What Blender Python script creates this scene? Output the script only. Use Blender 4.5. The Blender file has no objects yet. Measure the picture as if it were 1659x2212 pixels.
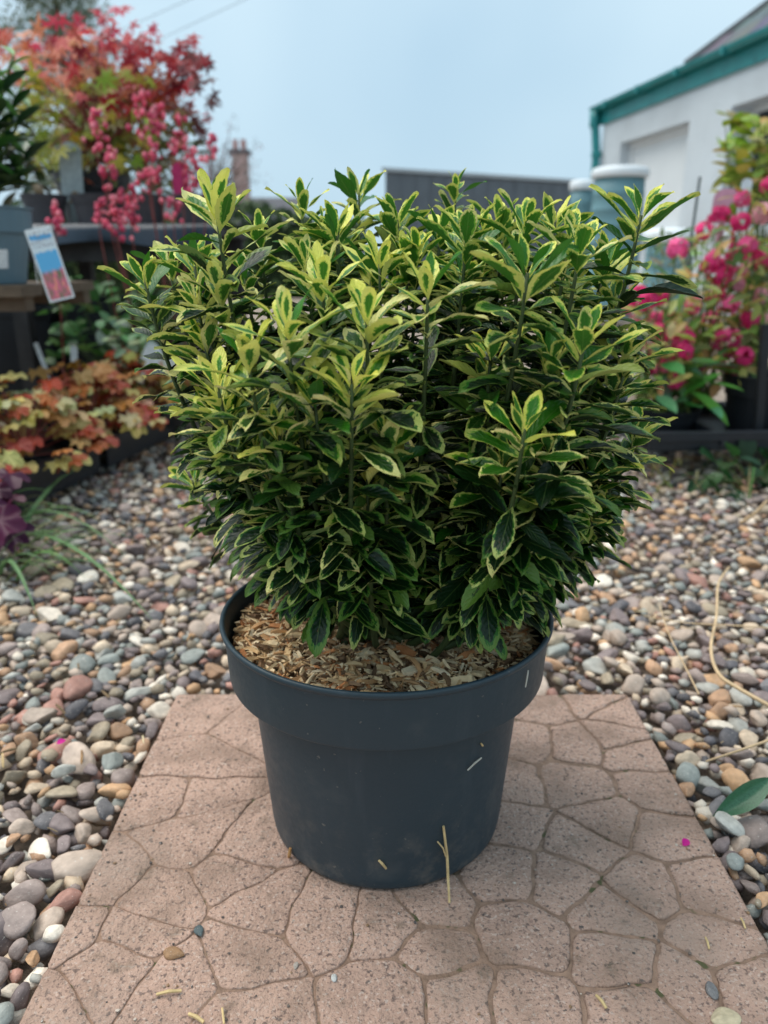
import bpy, math, random
import numpy as np
from mathutils import Vector, Matrix, Quaternion
from mathutils.bvhtree import BVHTree

random.seed(7); np.random.seed(7)
sc = bpy.context.scene
R = math.radians

# ------------------------------------------------------------------ camera
CAMZ = 0.48; PITCH = R(18)
cam = bpy.data.cameras.new('camera'); cam.sensor_fit = 'HORIZONTAL'
cam.sensor_width = 24; cam.lens = 24; cam.clip_start = 0.02; cam.clip_end = 2000
cam.dof.use_dof = True; cam.dof.focus_distance = 0.53; cam.dof.aperture_fstop = 5.4
cam_o = bpy.data.objects.new('camera', cam); sc.collection.objects.link(cam_o)
cam_o.location = (0, 0, CAMZ); cam_o.rotation_euler = (R(90) - PITCH, 0, 0)
sc.camera = cam_o

# ------------------------------------------------------------------ sky and sun (bright overcast)
SUN_EL, SUN_AZ = R(66), R(-70)          # azimuth from +Y, negative = left
w = bpy.data.worlds.new('World'); sc.world = w; w.use_nodes = True
nt = w.node_tree; nt.nodes.clear()
out = nt.nodes.new('ShaderNodeOutputWorld'); bg = nt.nodes.new('ShaderNodeBackground')
sky = nt.nodes.new('ShaderNodeTexSky'); sky.sky_type = 'NISHITA'; sky.sun_disc = False
sky.sun_elevation = SUN_EL; sky.sun_rotation = SUN_AZ
sky.air_density = 1.0; sky.dust_density = 4.0; sky.ozone_density = 1.5
tc = nt.nodes.new('ShaderNodeTexCoord'); nz = nt.nodes.new('ShaderNodeTexNoise')
nz.inputs['Scale'].default_value = 2.1; nz.inputs['Detail'].default_value = 3
cr = nt.nodes.new('ShaderNodeValToRGB')
cr.color_ramp.elements[0].position = 0.3; cr.color_ramp.elements[0].color = (4.2, 6.0, 7.35, 1)
cr.color_ramp.elements[1].position = 0.7; cr.color_ramp.elements[1].color = (6.1, 7.8, 8.75, 1)
mx = nt.nodes.new('ShaderNodeMix'); mx.data_type = 'RGBA'; mx.inputs[0].default_value = 0.86
nt.links.new(tc.outputs['Generated'], nz.inputs['Vector']); nt.links.new(nz.outputs['Fac'], cr.inputs['Fac'])
nt.links.new(sky.outputs[0], mx.inputs[6]); nt.links.new(cr.outputs[0], mx.inputs[7])
nt.links.new(mx.outputs[2], bg.inputs['Color']); bg.inputs['Strength'].default_value = 0.0575
nt.links.new(bg.outputs[0], out.inputs['Surface'])
sl = bpy.data.lights.new('sun', 'SUN'); sl.energy = 1.5; sl.angle = R(58); sl.color = (1, 0.93, 0.83)
so = bpy.data.objects.new('sun', sl); sc.collection.objects.link(so)
sd = Vector((math.cos(SUN_EL) * math.sin(SUN_AZ), math.cos(SUN_EL) * math.cos(SUN_AZ), math.sin(SUN_EL)))
so.rotation_euler = sd.to_track_quat('Z', 'Y').to_euler(); so.location = (0, 0, 8)
vs = sc.view_settings; vs.view_transform = 'Standard'; vs.look = 'None'; vs.exposure = 1.12; vs.gamma = 1; vs.use_curve_mapping = False

# ------------------------------------------------------------------ helpers
FV = 1659.0
def at(vx, vy, Y):
    """point of the place seen at (vx, vy) of a 1659 x 2212 view, standing Y metres in front of the camera"""
    a, b = (vx - 829.5) / FV, (1106 - vy) / FV
    f = math.cos(PITCH) + b * math.sin(PITCH); u = b * math.cos(PITCH) - math.sin(PITCH)
    return np.array((a / f * Y, Y, CAMZ + u / f * Y))
def on_ground(vx, vy, z=0.0):
    b = (1106 - vy) / FV
    f = math.cos(PITCH) + b * math.sin(PITCH); u = b * math.cos(PITCH) - math.sin(PITCH)
    return at(vx, vy, (z - CAMZ) / (u / f))
def proj(P):
    P = np.atleast_2d(P); d = P[:, 1] * math.cos(PITCH) - (P[:, 2] - CAMZ) * math.sin(PITCH)
    u = P[:, 1] * math.sin(PITCH) + (P[:, 2] - CAMZ) * math.cos(PITCH)
    d = np.maximum(d, 1e-3)
    return 829.5 + FV * P[:, 0] / d, 1106 - FV * u / d, d
def lin(r, g, b): return tuple(((c / 255) / 12.92 if c <= 10 else ((c / 255 + .055) / 1.055) ** 2.4) for c in (r, g, b))
def rnd(a, b): return random.uniform(a, b)
def norm(v):
    v = np.asarray(v, float); return v / (np.linalg.norm(v) + 1e-12)

class MB:
    def __init__(s): s.V = []; s.F = []; s.A = {}; s.n = 0
    def add(s, V, F, **at_):
        V = np.asarray(V, float).reshape(-1, 3)
        if not (isinstance(F, list) and F and isinstance(F[0], np.ndarray)):
            g = {}
            for f in F: g.setdefault(len(f), []).append(f)
            F = [np.array(x) for x in g.values()]
        s.V.append(V)
        for f in F: s.F.append(f + s.n)
        for k, a in at_.items():
            a = np.asarray(a, float)
            if a.ndim == 0: a = np.full(len(V), float(a))
            elif a.ndim == 1 and len(a) == 3 and len(V) != 3: a = np.tile(a, (len(V), 1))
            s.A.setdefault(k, []).append(a)
        s.n += len(V); return s
    def mesh(s, name, smooth=False):
        me = bpy.data.meshes.new(name); V = np.concatenate(s.V)
        me.vertices.add(len(V)); me.vertices.foreach_set('co', V.ravel().astype(np.float32))
        loops = np.concatenate([f.ravel() for f in s.F]).astype(np.int32)
        tot = np.concatenate([np.full(len(f), f.shape[1]) for f in s.F]).astype(np.int32)
        st = np.concatenate([[0], np.cumsum(tot)[:-1]]).astype(np.int32)
        me.loops.add(len(loops)); me.loops.foreach_set('vertex_index', loops)
        me.polygons.add(len(tot)); me.polygons.foreach_set('loop_start', st); me.polygons.foreach_set('loop_total', tot)
        for k, a in s.A.items():
            a = np.concatenate(a)
            if a.ndim == 2:
                at_ = me.attributes.new(k, 'FLOAT_COLOR', 'POINT')
                at_.data.foreach_set('color', np.concatenate([a, np.ones((len(a), 1))], 1).ravel().astype(np.float32))
            else:
                at_ = me.attributes.new(k, 'FLOAT', 'POINT'); at_.data.foreach_set('value', a.astype(np.float32))
        me.polygons.foreach_set('use_smooth', np.full(len(tot), smooth))
        me.update(calc_edges=True); me.validate(); return me
    def build(s, name, mat, parent=None, smooth=False, **kw):
        return obj(name, s.mesh(name, smooth), mat, parent, **kw)

def tag(o, label=None, cat=None, group=None, kind=None):
    if label: o['label'] = label
    if cat: o['category'] = cat
    if group: o['group'] = group
    if kind: o['kind'] = kind
    return o
def obj(name, me, mat=None, parent=None, M=None, color=None, **kw):
    o = bpy.data.objects.new(name, me); sc.collection.objects.link(o)
    if mat is not None and len(me.materials) == 0: me.materials.append(mat)
    if parent is not None:
        o.parent = parent
        if parent.type == 'EMPTY': o.matrix_parent_inverse = Matrix.Translation(-Vector(parent.location))
    if M is not None: o.matrix_basis = M
    if color is not None: o.color = (*color, 1)
    return tag(o, **kw)
def thing(name, loc, label, cat, group=None):
    e = bpy.data.objects.new(name, None); sc.collection.objects.link(e); e.location = Vector(loc); e.empty_display_size = .05
    return tag(e, label, cat, group)
def frame(p, t, n, s=1.0):
    """matrix with local Y along t, Z near n"""
    t = norm(t); x = norm(np.cross(t, n)); z = np.cross(x, t)
    return Matrix(((x[0]*s, t[0]*s, z[0]*s, p[0]), (x[1]*s, t[1]*s, z[1]*s, p[1]), (x[2]*s, t[2]*s, z[2]*s, p[2]), (0, 0, 0, 1)))

def box(x0, x1, y0, y1, z0, z1):
    V = [(x, y, z) for z in (z0, z1) for y in (y0, y1) for x in (x0, x1)]
    return V, [(0, 2, 3, 1), (4, 5, 7, 6), (0, 1, 5, 4), (2, 6, 7, 3), (0, 4, 6, 2), (1, 3, 7, 5)]
def obox(p, q, wd, ht, up=(0, 0, 1)):
    """bar from p to q"""
    p = np.array(p, float); q = np.array(q, float); t = norm(q - p); x = norm(np.cross(t, up)); z = np.cross(x, t)
    V = [e + x * sx * wd / 2 + z * sz * ht / 2 for e in (p, q) for sz in (-1, 1) for sx in (-1, 1)]
    return V, [(0, 1, 3, 2), (4, 6, 7, 5), (0, 4, 5, 1), (2, 3, 7, 6), (0, 2, 6, 4), (1, 5, 7, 3)]
def tube(path, rad, n=6, cap=True):
    path = np.asarray(path, float); m = len(path)
    rad = np.full(m, rad) if np.isscalar(rad) else np.asarray(rad)
    V = []; ref = np.array((0.31, 0.52, 0.8))
    for i in range(m):
        t = norm(path[min(i + 1, m - 1)] - path[max(i - 1, 0)]); x = norm(np.cross(t, ref)); y = np.cross(t, x)
        for k in range(n):
            a = 2 * math.pi * k / n; V.append(path[i] + rad[i] * (x * math.cos(a) + y * math.sin(a)))
    F = [(i*n+k, i*n+(k+1) % n, (i+1)*n+(k+1) % n, (i+1)*n+k) for i in range(m-1) for k in range(n)]
    if cap: F += [tuple(range(n))[::-1], tuple(range((m-1)*n, m*n))]
    return V, F
def bez(p0, p1, p2, n):
    s = np.linspace(0, 1, n)[:, None]; p0, p1, p2 = map(np.asarray, (p0, p1, p2))
    return (1-s)**2 * p0 + 2*s*(1-s) * p1 + s**2 * p2
def lathe(prof, n=64, c=(0, 0, 0), jitter=0):
    V = []
    for r0, z in prof:
        for k in range(n):
            a = 2*math.pi*k/n; r = r0 * (1 + jitter * (math.sin(2*a + .6) + .5 * math.sin(3*a + 2))); V.append((c[0]+r*math.cos(a), c[1]+r*math.sin(a), c[2]+z))
    F = [(i*n+k, i*n+(k+1) % n, (i+1)*n+(k+1) % n, (i+1)*n+k) for i in range(len(prof)-1) for k in range(n)]
    return V, F
_ico = {}
def ico(sub):
    if sub not in _ico:
        import bmesh
        bm = bmesh.new(); bmesh.ops.create_icosphere(bm, subdivisions=sub, radius=1)
        bm.verts.ensure_lookup_table()
        _ico[sub] = (np.array([v.co[:] for v in bm.verts]), np.array([[v.index for v in f.verts] for f in bm.faces])); bm.free()
    return _ico[sub]

# ------------------------------------------------------------------ materials
def pmat(name, col=(.5, .5, .5), rough=.6, var=.25, scale=30, bump=0, bscale=None, objcol=False, attr=None, transl=0, spec=.4, metal=0, speck=None, coat=0, backlight=None):
    m = bpy.data.materials.new(name); m.use_nodes = True; t = m.node_tree; N = t.nodes; L = t.links
    b = N['Principled BSDF']; b.inputs['Roughness'].default_value = rough; b.inputs['Specular IOR Level'].default_value = spec
    b.inputs['Metallic'].default_value = metal; b.inputs['Coat Weight'].default_value = coat
    if objcol: s = N.new('ShaderNodeObjectInfo').outputs['Color']
    elif attr: a = N.new('ShaderNodeAttribute'); a.attribute_name = attr; s = a.outputs['Color']
    else: q = N.new('ShaderNodeRGB'); q.outputs[0].default_value = (*col, 1); s = q.outputs[0]
    tcn = N.new('ShaderNodeTexCoord'); nz = N.new('ShaderNodeTexNoise'); nz.inputs['Scale'].default_value = scale; nz.inputs['Detail'].default_value = 5
    L.new(tcn.outputs['Object'], nz.inputs['Vector'])
    mr = N.new('ShaderNodeMapRange'); mr.inputs[1].default_value = .25; mr.inputs[2].default_value = .75
    mr.inputs[3].default_value = 1 - var; mr.inputs[4].default_value = 1 + var; L.new(nz.outputs['Fac'], mr.inputs[0])
    mu = N.new('ShaderNodeVectorMath'); mu.operation = 'SCALE'; L.new(s, mu.inputs[0]); L.new(mr.outputs[0], mu.inputs['Scale'])
    s = mu.outputs[0]
    if speck:
        for sc_, thr, c_ in speck:
            n2 = N.new('ShaderNodeTexNoise'); n2.inputs['Scale'].default_value = sc_; n2.inputs['Detail'].default_value = 2
            L.new(tcn.outputs['Object'], n2.inputs['Vector'])
            g = N.new('ShaderNodeMapRange'); g.inputs[1].default_value = thr; g.inputs[2].default_value = thr + .05; L.new(n2.outputs['Fac'], g.inputs[0])
            x = N.new('ShaderNodeMix'); x.data_type = 'RGBA'; L.new(g.outputs[0], x.inputs[0]); L.new(s, x.inputs[6]); x.inputs[7].default_value = (*c_, 1); s = x.outputs[2]
    L.new(s, b.inputs['Base Color'])
    if bump:
        nb = N.new('ShaderNodeTexNoise'); nb.inputs['Scale'].default_value = bscale or scale * 4; nb.inputs['Detail'].default_value = 6
        L.new(tcn.outputs['Object'], nb.inputs['Vector'])
        bp = N.new('ShaderNodeBump'); bp.inputs['Strength'].default_value = 1; bp.inputs['Distance'].default_value = bump
        L.new(nb.outputs['Fac'], bp.inputs['Height']); L.new(bp.outputs[0], b.inputs['Normal'])
    if transl:
        o = N['Material Output']; tr = N.new('ShaderNodeBsdfTranslucent'); L.new(s, tr.inputs['Color'])
        ms = N.new('ShaderNodeMixShader'); ms.inputs[0].default_value = transl
        L.new(b.outputs[0], ms.inputs[1]); L.new(tr.outputs[0], ms.inputs[2]); L.new(ms.outputs[0], o.inputs['Surface'])
    return m

M_leaf = pmat('leaf_tinted', objcol=True, rough=.45, var=.3, scale=40, transl=.3)
M_leafgloss = pmat('leaf_glossy', objcol=True, rough=.3, var=.3, scale=40, transl=.15)
M_petal = pmat('petal', objcol=True, rough=.6, var=.2, scale=60, transl=.35)
M_obj = pmat('tinted_matte', objcol=True, rough=.75, var=.2, scale=60)
M_bark = pmat('bark', lin(92, 78, 62), rough=.85, var=.35, scale=60, bump=.002)
M_stemgreen = pmat('stem_green', lin(74, 92, 42), rough=.5, var=.3, scale=80)
M_stemred = pmat('stem_red', lin(128, 66, 62), rough=.55, var=.3, scale=60)
M_black = pmat('black_plastic', lin(34, 38, 44), rough=.42, var=.15, scale=25, bump=.0004)
M_blackpot = pmat('black_pot_plastic', lin(28, 31, 36), rough=.45, var=.2, scale=20)
M_timber = pmat('weathered_timber', lin(96, 82, 68), rough=.85, var=.3, scale=25, bump=.001)
M_white = pmat('white_plastic', lin(225, 230, 232), rough=.5, var=.05, scale=10)
M_soil = pmat('soil', lin(48, 40, 32), rough=.95, var=.5, scale=120, bump=.003)

# ------------------------------------------------------------------ ground and gravel bed
GZ = -0.034
m_ground = pmat('far_ground_gravel', lin(150, 134, 120), rough=.9, var=.35, scale=60, bump=.004, speck=[(90, .56, lin(92, 84, 82)), (70, .62, lin(196, 184, 168))])
b = MB(); b.add(*box(-400, 400, -60, 900, -.30, GZ - .012)); b.build('ground', m_ground, kind='structure')
m_bed = pmat('gravel_bed_grit', lin(140, 124, 110), rough=.95, var=.4, scale=160, bump=.006)
gx, gy = np.meshgrid(np.linspace(-1.0, 1.3, 60), np.linspace(.1, 3.4, 80))
gz = GZ + .004 * np.sin(gx * 9) * np.cos(gy * 7)
b = MB(); nI, nJ = gx.shape
b.add(np.stack([gx, gy, gz], -1).reshape(-1, 3), [np.array([(i*nJ+j, i*nJ+j+1, (i+1)*nJ+j+1, (i+1)*nJ+j) for i in range(nI-1) for j in range(nJ-1)])])
bed = b.build('gravel_path', m_bed, smooth=True, kind='structure')

SX0, SX1, SY0, SY1 = -.242, .285, .262, .789      # paving slab
PAL = [(lin(137, 122, 118), 5), (lin(116, 103, 105), 5), (lin(165, 148, 134), 5), (lin(183, 164, 138), 4), (lin(196, 187, 172), 3), (lin(98, 98, 104), 4),
       (lin(148, 152, 148), 4), (lin(167, 128, 92), 3), (lin(158, 110, 96), 2), (lin(122, 132, 130), 3), (lin(186, 144, 96), 2), (lin(84, 84, 92), 2), (lin(212, 205, 192), 2), (lin(142, 130, 108), 4)]
PC = [tuple(.72 * x + .28 * (sum(c) / 3) for x in c) for c, k in PAL for _ in range(k)]
def pebble_shape(sub, seed):
    V, F = ico(sub); r = np.random.RandomState(seed); V = V.copy()
    V = np.sign(V) * np.abs(V) ** r.uniform(.85, 1.1)
    for _ in range(r.randint(4, 13)):          # knock flats off it
        d = norm(r.normal(size=3)); k = r.uniform(.42, .8); h = V @ d
        V -= np.outer(np.maximum(h - k, 0) * r.uniform(.6, 1), d)
    for _ in range(4):
        d = norm(r.normal(size=3)); V *= (1 + .07 * np.sin(V @ d * r.uniform(1.5, 3.5) + r.uniform(0, 6)))[:, None]
    return V, F
m_pebbulk = pmat('pebble_mixed', attr='tint', rough=.62, var=.22, scale=90, bump=.0008, bscale=500, speck=[(420, .66, lin(196, 188, 178))])
m_peb = pmat('pebble', objcol=True, rough=.6, var=.25, scale=2.2, bump=.0005, bscale=6, speck=[(9, .68, lin(196, 188, 178))])
class Grid:
    def __init__(s, c): s.c = c; s.d = {}
    def ok(s, x, y, r):
        i, j = int(x // s.c), int(y // s.c)
        for a in (i-1, i, i+1):
            for b_ in (j-1, j, j+1):
                for (px, py, pr) in s.d.get((a, b_), ()):
                    if (px-x)**2 + (py-y)**2 < ((pr + r) * .5)**2 * 1.0: return False
        s.d.setdefault((i, j), []).append((x, y, r)); return True
stones = []
def in_gravel(x, y):
    if SX0 - .006 < x < SX1 + .006 and SY0 - .05 < y < SY1 + .006: return False
    lim = -.80 + .16 * (y - 1.4) if y > 1.2 else -.85
    return x > lim
for layer, (zl, n, smin, smax) in enumerate([(-.015, 56000, .012, .028), (-.007, 76000, .009, .042), (.001, 4000, .018, .036)]):
    g = Grid(.05)
    for _ in range(n):
        if _ % 2: y = .30 + 2.5 * random.random() ** 1.1; x = rnd(-.95, 1.2)
        else: y = rnd(.30, 1.15); x = rnd(.22, .75) * random.choice((-1, 1))
        if abs(x) > .58 * y + .30 or not in_gravel(x, y): continue
        if layer == 0 and y > 1.9: continue
        a = min(max(random.lognormvariate(math.log(.0258), .34), smin), smax) * (1.0 if layer < 2 else 1.05)
        if SX0 - a*.4 < x < SX1 + a*.4 and SY0 - .05 < y < SY1 + a*.4: continue
        b_ = a * rnd(.6, .92); c = a * rnd(.36, .62)
        if layer == 2 and random.random() < .5: continue
        if g.ok(x, y, (a + b_) * .5 * (.74 if layer < 2 else 2.0)): stones.append((x, y, zl + rnd(-.004, .004), a, b_, c, layer))
shapes1 = [pebble_shape(1, 100 + i) for i in range(30)]; shapes2 = [pebble_shape(3, 300 + i) for i in range(24)]
P = np.array([(s[0], s[1], s[2]) for s in stones]); px, py, pd = proj(P)
score = np.array([s[3] for s in stones]) / pd
vis = (px > -10) & (px < 1669) & (py > 0) & (py < 2230) & np.array([s[6] > 0 for s in stones])
order = np.argsort(np.where(vis, -score, 0)); near = set(order[:300].tolist())
peb_me = []
for V, F in shapes2:
    bb = MB(); bb.add(V, [F]); peb_me.append(bb.mesh('pebble', True)); peb_me[-1].materials.append(m_peb)
bulk = MB()
for i, (x, y, z, a, b_, c, layer) in enumerate(stones):
    rot = Quaternion((0, 0, 1), rnd(0, 6.28)) @ Quaternion((1, 0, 0), random.gauss(0, .3)) @ Quaternion((0, 1, 0), random.gauss(0, .25))
    col = np.array(random.choice(PC)) * (1.42, 1.32, 1.24) * rnd(.76, 1.14)
    if i in near:
        M = Matrix.Translation((x, y, z)) @ rot.to_matrix().to_4x4() @ Matrix.Diagonal((a/2*1.08, b_/2*1.08, c/2*1.1, 1))
        obj('pebble', random.choice(peb_me), None, bed, M=M, color=tuple(col))
    else:
        V, F = random.choice(shapes1); Q = np.array(rot.to_matrix())
        bulk.add((V * (a/2*1.06, b_/2*1.06, c/2*1.08)) @ Q.T + (x, y, z), [F], tint=col)
bulk.build('pebbles', m_pebbulk, bed, smooth=True, kind='stuff')

# ------------------------------------------------------------------ paving slab with moulded joints
def slab_material():
    m = pmat('pink_concrete', lin(199, 165, 147), rough=.9, var=.2, scale=14, bump=0)
    t = m.node_tree; N = t.nodes; L = t.links; b = N['Principled BSDF']; tcn = N.new('ShaderNodeTexCoord')
    src = b.inputs['Base Color'].links[0].from_socket
    for sc_, lo, hi, c_, fac in [(230, .58, .66, lin(108, 92, 86), .85), (430, .57, .66, lin(128, 104, 94), .7), (330, .58, .66, lin(216, 194, 180), .75), (150, .67, .70, lin(84, 80, 78), .8), (13, .48, .70, lin(134, 112, 96), .75), (7, .54, .70, lin(150, 134, 122), .6), (34, .62, .74, lin(92, 84, 66), .5), (700, .5, .7, lin(186, 152, 138), .5)]:
        n2 = N.new('ShaderNodeTexNoise'); n2.inputs['Scale'].default_value = sc_; n2.inputs['Detail'].default_value = 2.5
        L.new(tcn.outputs['Object'], n2.inputs['Vector'])
        g = N.new('ShaderNodeMapRange'); g.inputs[1].default_value = lo; g.inputs[2].default_value = hi; g.inputs[4].default_value = fac; L.new(n2.outputs['Fac'], g.inputs[0])
        x = N.new('ShaderNodeMix'); x.data_type = 'RGBA'; L.new(g.outputs[0], x.inputs[0]); L.new(src, x.inputs[6]); x.inputs[7].default_value = (*c_, 1); src = x.outputs[2]
    da = N.new('ShaderNodeAttribute'); da.attribute_name = 'dirt'; nd = N.new('ShaderNodeTexNoise'); nd.inputs['Scale'].default_value = 55; nd.inputs['Detail'].default_value = 6; nd.inputs['Roughness'].default_value = .7; L.new(tcn.outputs['Object'], nd.inputs['Vector'])
    dm = N.new('ShaderNodeMath'); dm.operation = 'MULTIPLY_ADD'; dm.inputs[1].default_value = 1.5; dm.inputs[2].default_value = -.75; L.new(nd.outputs['Fac'], dm.inputs[0]); ds = N.new('ShaderNodeMath'); ds.operation = 'ADD'; L.new(da.outputs['Fac'], ds.inputs[0]); L.new(dm.outputs[0], ds.inputs[1])
    dr = N.new('ShaderNodeMapRange'); dr.inputs[1].default_value = .35; dr.inputs[2].default_value = .8; dr.inputs[4].default_value = .85; L.new(ds.outputs[0], dr.inputs[0])
    x = N.new('ShaderNodeMix'); x.data_type = 'RGBA'; L.new(dr.outputs[0], x.inputs[0]); L.new(src, x.inputs[6]); x.inputs[7].default_value = (*lin(122, 98, 82), 1); src = x.outputs[2]
    L.new(src, b.inputs['Base Color'])
    n3 = N.new('ShaderNodeTexNoise'); n3.inputs['Scale'].default_value = 260; n3.inputs['Detail'].default_value = 5; n3.inputs['Roughness'].default_value = .65
    n4 = N.new('ShaderNodeTexNoise'); n4.inputs['Scale'].default_value = 70; n4.inputs['Detail'].default_value = 4
    ad = N.new('ShaderNodeMath'); ad.operation = 'MULTIPLY_ADD'; ad.inputs[1].default_value = 1.6
    L.new(tcn.outputs['Object'], n3.inputs['Vector']); L.new(tcn.outputs['Object'], n4.inputs['Vector'])
    L.new(n4.outputs['Fac'], ad.inputs[0]); L.new(n3.outputs['Fac'], ad.inputs[2])
    bp = N.new('ShaderNodeBump'); bp.inputs['Distance'].default_value = .005; bp.inputs['Strength'].default_value = .9
    L.new(ad.outputs[0], bp.inputs['Height']); L.new(bp.outputs[0], b.inputs['Normal'])
    return m
m_slab = slab_material()
m_joint = pmat('joint_grime', lin(142, 116, 99), rough=.95, var=.4, scale=90, bump=.002, bscale=400, speck=[(60, .62, lin(84, 84, 56))])
slab = thing('paving_slab', (.02, .525, GZ), 'pinkish concrete paving slab with moulded crazy paving joints under the pot', 'paving slab')
b = MB(); V, F = box(SX0 + .001, SX1 - .001, SY0 + .001, SY1 - .001, -.042, -.0013); b.add(V, F); b.build('slab_base', m_joint, slab)
seeds = [(811 + cx*.511, 1474.7 + cy*.511) for cx, cy in [(700, 105), (930, 80), (1020, 125), (640, 235), (840, 250), (1010, 225), (1100, 300), (560, 420), (850, 430), (1180, 450), (980, 570), (560, 585), (880, 690), (1230, 655), (540, 800), (790, 830), (1130, 850), (1000, 975), (230, 930), (620, 1060), (1030, 1160), (1400, 850), (240, 1130), (350, 1330), (650, 1370), (1420, 1120), (1330, 1250), (1130, 1420), (1560, 1280), (60, 1010), (80, 1330)]]
seeds += [(cx*.489, 1695.8 + cy*.489) for cx, cy in [(800, 50), (1080, 120), (620, 130), (850, 220), (1090, 290), (600, 330), (800, 400), (1040, 370), (440, 430), (690, 520), (1180, 520), (1420, 570), (600, 640), (300, 620), (960, 610), (480, 800), (1060, 760), (800, 880), (240, 880), (1350, 880), (640, 1010), (1060, 1040), (150, 1020)]]
seeds += [(430, 1535), (540, 1570), (430, 1640), (530, 1680), (400, 1720), (650, 1560), (700, 1680), (830, 1600), (860, 1720), (960, 1640), (740, 1800), (900, 1830), (1000, 1760)]
random.seed(21); pts = [on_ground(*s)[:2] for s in seeds]; pts = [p for p in pts if (p[0] > -.01 or random.random() < .62) and SX0 < p[0] < SX1 and SY0 < p[1] < SY1]
for _ in range(400):
    q = (rnd(SX0, SX1), rnd(SY0, .40))
    if q[1] < .375 and min((q[0]-p[0])**2 + (q[1]-p[1])**2 for p in pts) > .062**2: pts.append(np.array(q))
def clip(poly, nrm, d):
    o = []
    for i in range(len(poly)):
        p, q = poly[i], poly[(i+1) % len(poly)]; a, c = p @ nrm - d, q @ nrm - d
        if a <= 0: o.append(p)
        if a * c < 0: o.append(p + (q - p) * (a / (a - c)))
    return o
for i, p in enumerate(pts):
    p = np.array(p); poly = [np.array(v) for v in ((SX0, SY0), (SX1, SY0), (SX1, SY1), (SX0, SY1))]
    gw = (0 if p[0] > .02 else -.0005) * rnd(.7, 1.3)
    for j, q in enumerate(pts):
        if j == i: continue
        q = np.array(q); d = q - p; l = np.linalg.norm(d)
        if l > .22: continue
        nn = d / l; poly = clip(poly, nn, nn @ (p + q) / 2 - gw * .5 - .0005)
        if len(poly) < 3: break
    if len(poly) < 3: continue
    cen = sum(poly) / len(poly); pr = []
    rs = np.random.RandomState(i)
    for k in range(len(poly)):                    # resample and roughen the outline, round the corners
        a, c = poly[k], poly[(k+1) % len(poly)]; n_ = max(2, int(np.linalg.norm(c - a) / .005))
        for s in range(n_):
            q = a + (c - a) * ((s + .5) / n_); edge = min(q[0]-SX0, SX1-q[0], q[1]-SY0, SY1-q[1]) < .002
            corner = min(s + .5, n_ - s - .5) / n_
            pull = .0005 if corner < .2 else 0
            q = q + (cen - q) / (np.linalg.norm(cen - q) + 1e-9) * (pull + (0 if edge else abs(rs.normal(0, .0005))))
            if not edge: q = q + np.array((math.sin(q[1]*190+q[0]*60) * .0008 + math.sin(q[1]*71+2) * .0014, math.sin(q[0]*173+q[1]*80+1) * .0008 + math.sin(q[0]*83) * .0014))
            pr.append(q)
    n_ = len(pr); V = []; dep = 1.0 if p[0] > .02 else .4; tilt = rs.normal(0, .006, 2); zb = rs.uniform(-.0005, .0005)
    for ins, z in ((0, -.020), (0, -.0016 * dep), (.0012, -.0007 * dep), (.0036 if dep == 1 else .0026, 0), (.010, .0002)):
        for q in pr:
            dd = cen - q; l = np.linalg.norm(dd); qq = q + dd / l * min(ins * rs.uniform(.7, 1.3), l * .6)
            V.append((qq[0], qq[1], z + (zb + tilt @ (qq - cen) if z > -.01 else 0)))
    V.append((cen[0], cen[1], zb + .0003)); ci = len(V) - 1
    F = [(r*n_+k, r*n_+(k+1) % n_, (r+1)*n_+(k+1) % n_, (r+1)*n_+k) for r in range(4) for k in range(n_)] + [(4*n_+k, 4*n_+(k+1) % n_, ci) for k in range(n_)]
    dirt = np.concatenate([np.repeat([.9, .75, .4, .05, 0], n_), [0]]) * (1 if dep == 1 else .6)
    MB().add(V, F, dirt=dirt).build('moulded_stone', m_slab, slab, smooth=True)

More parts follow.
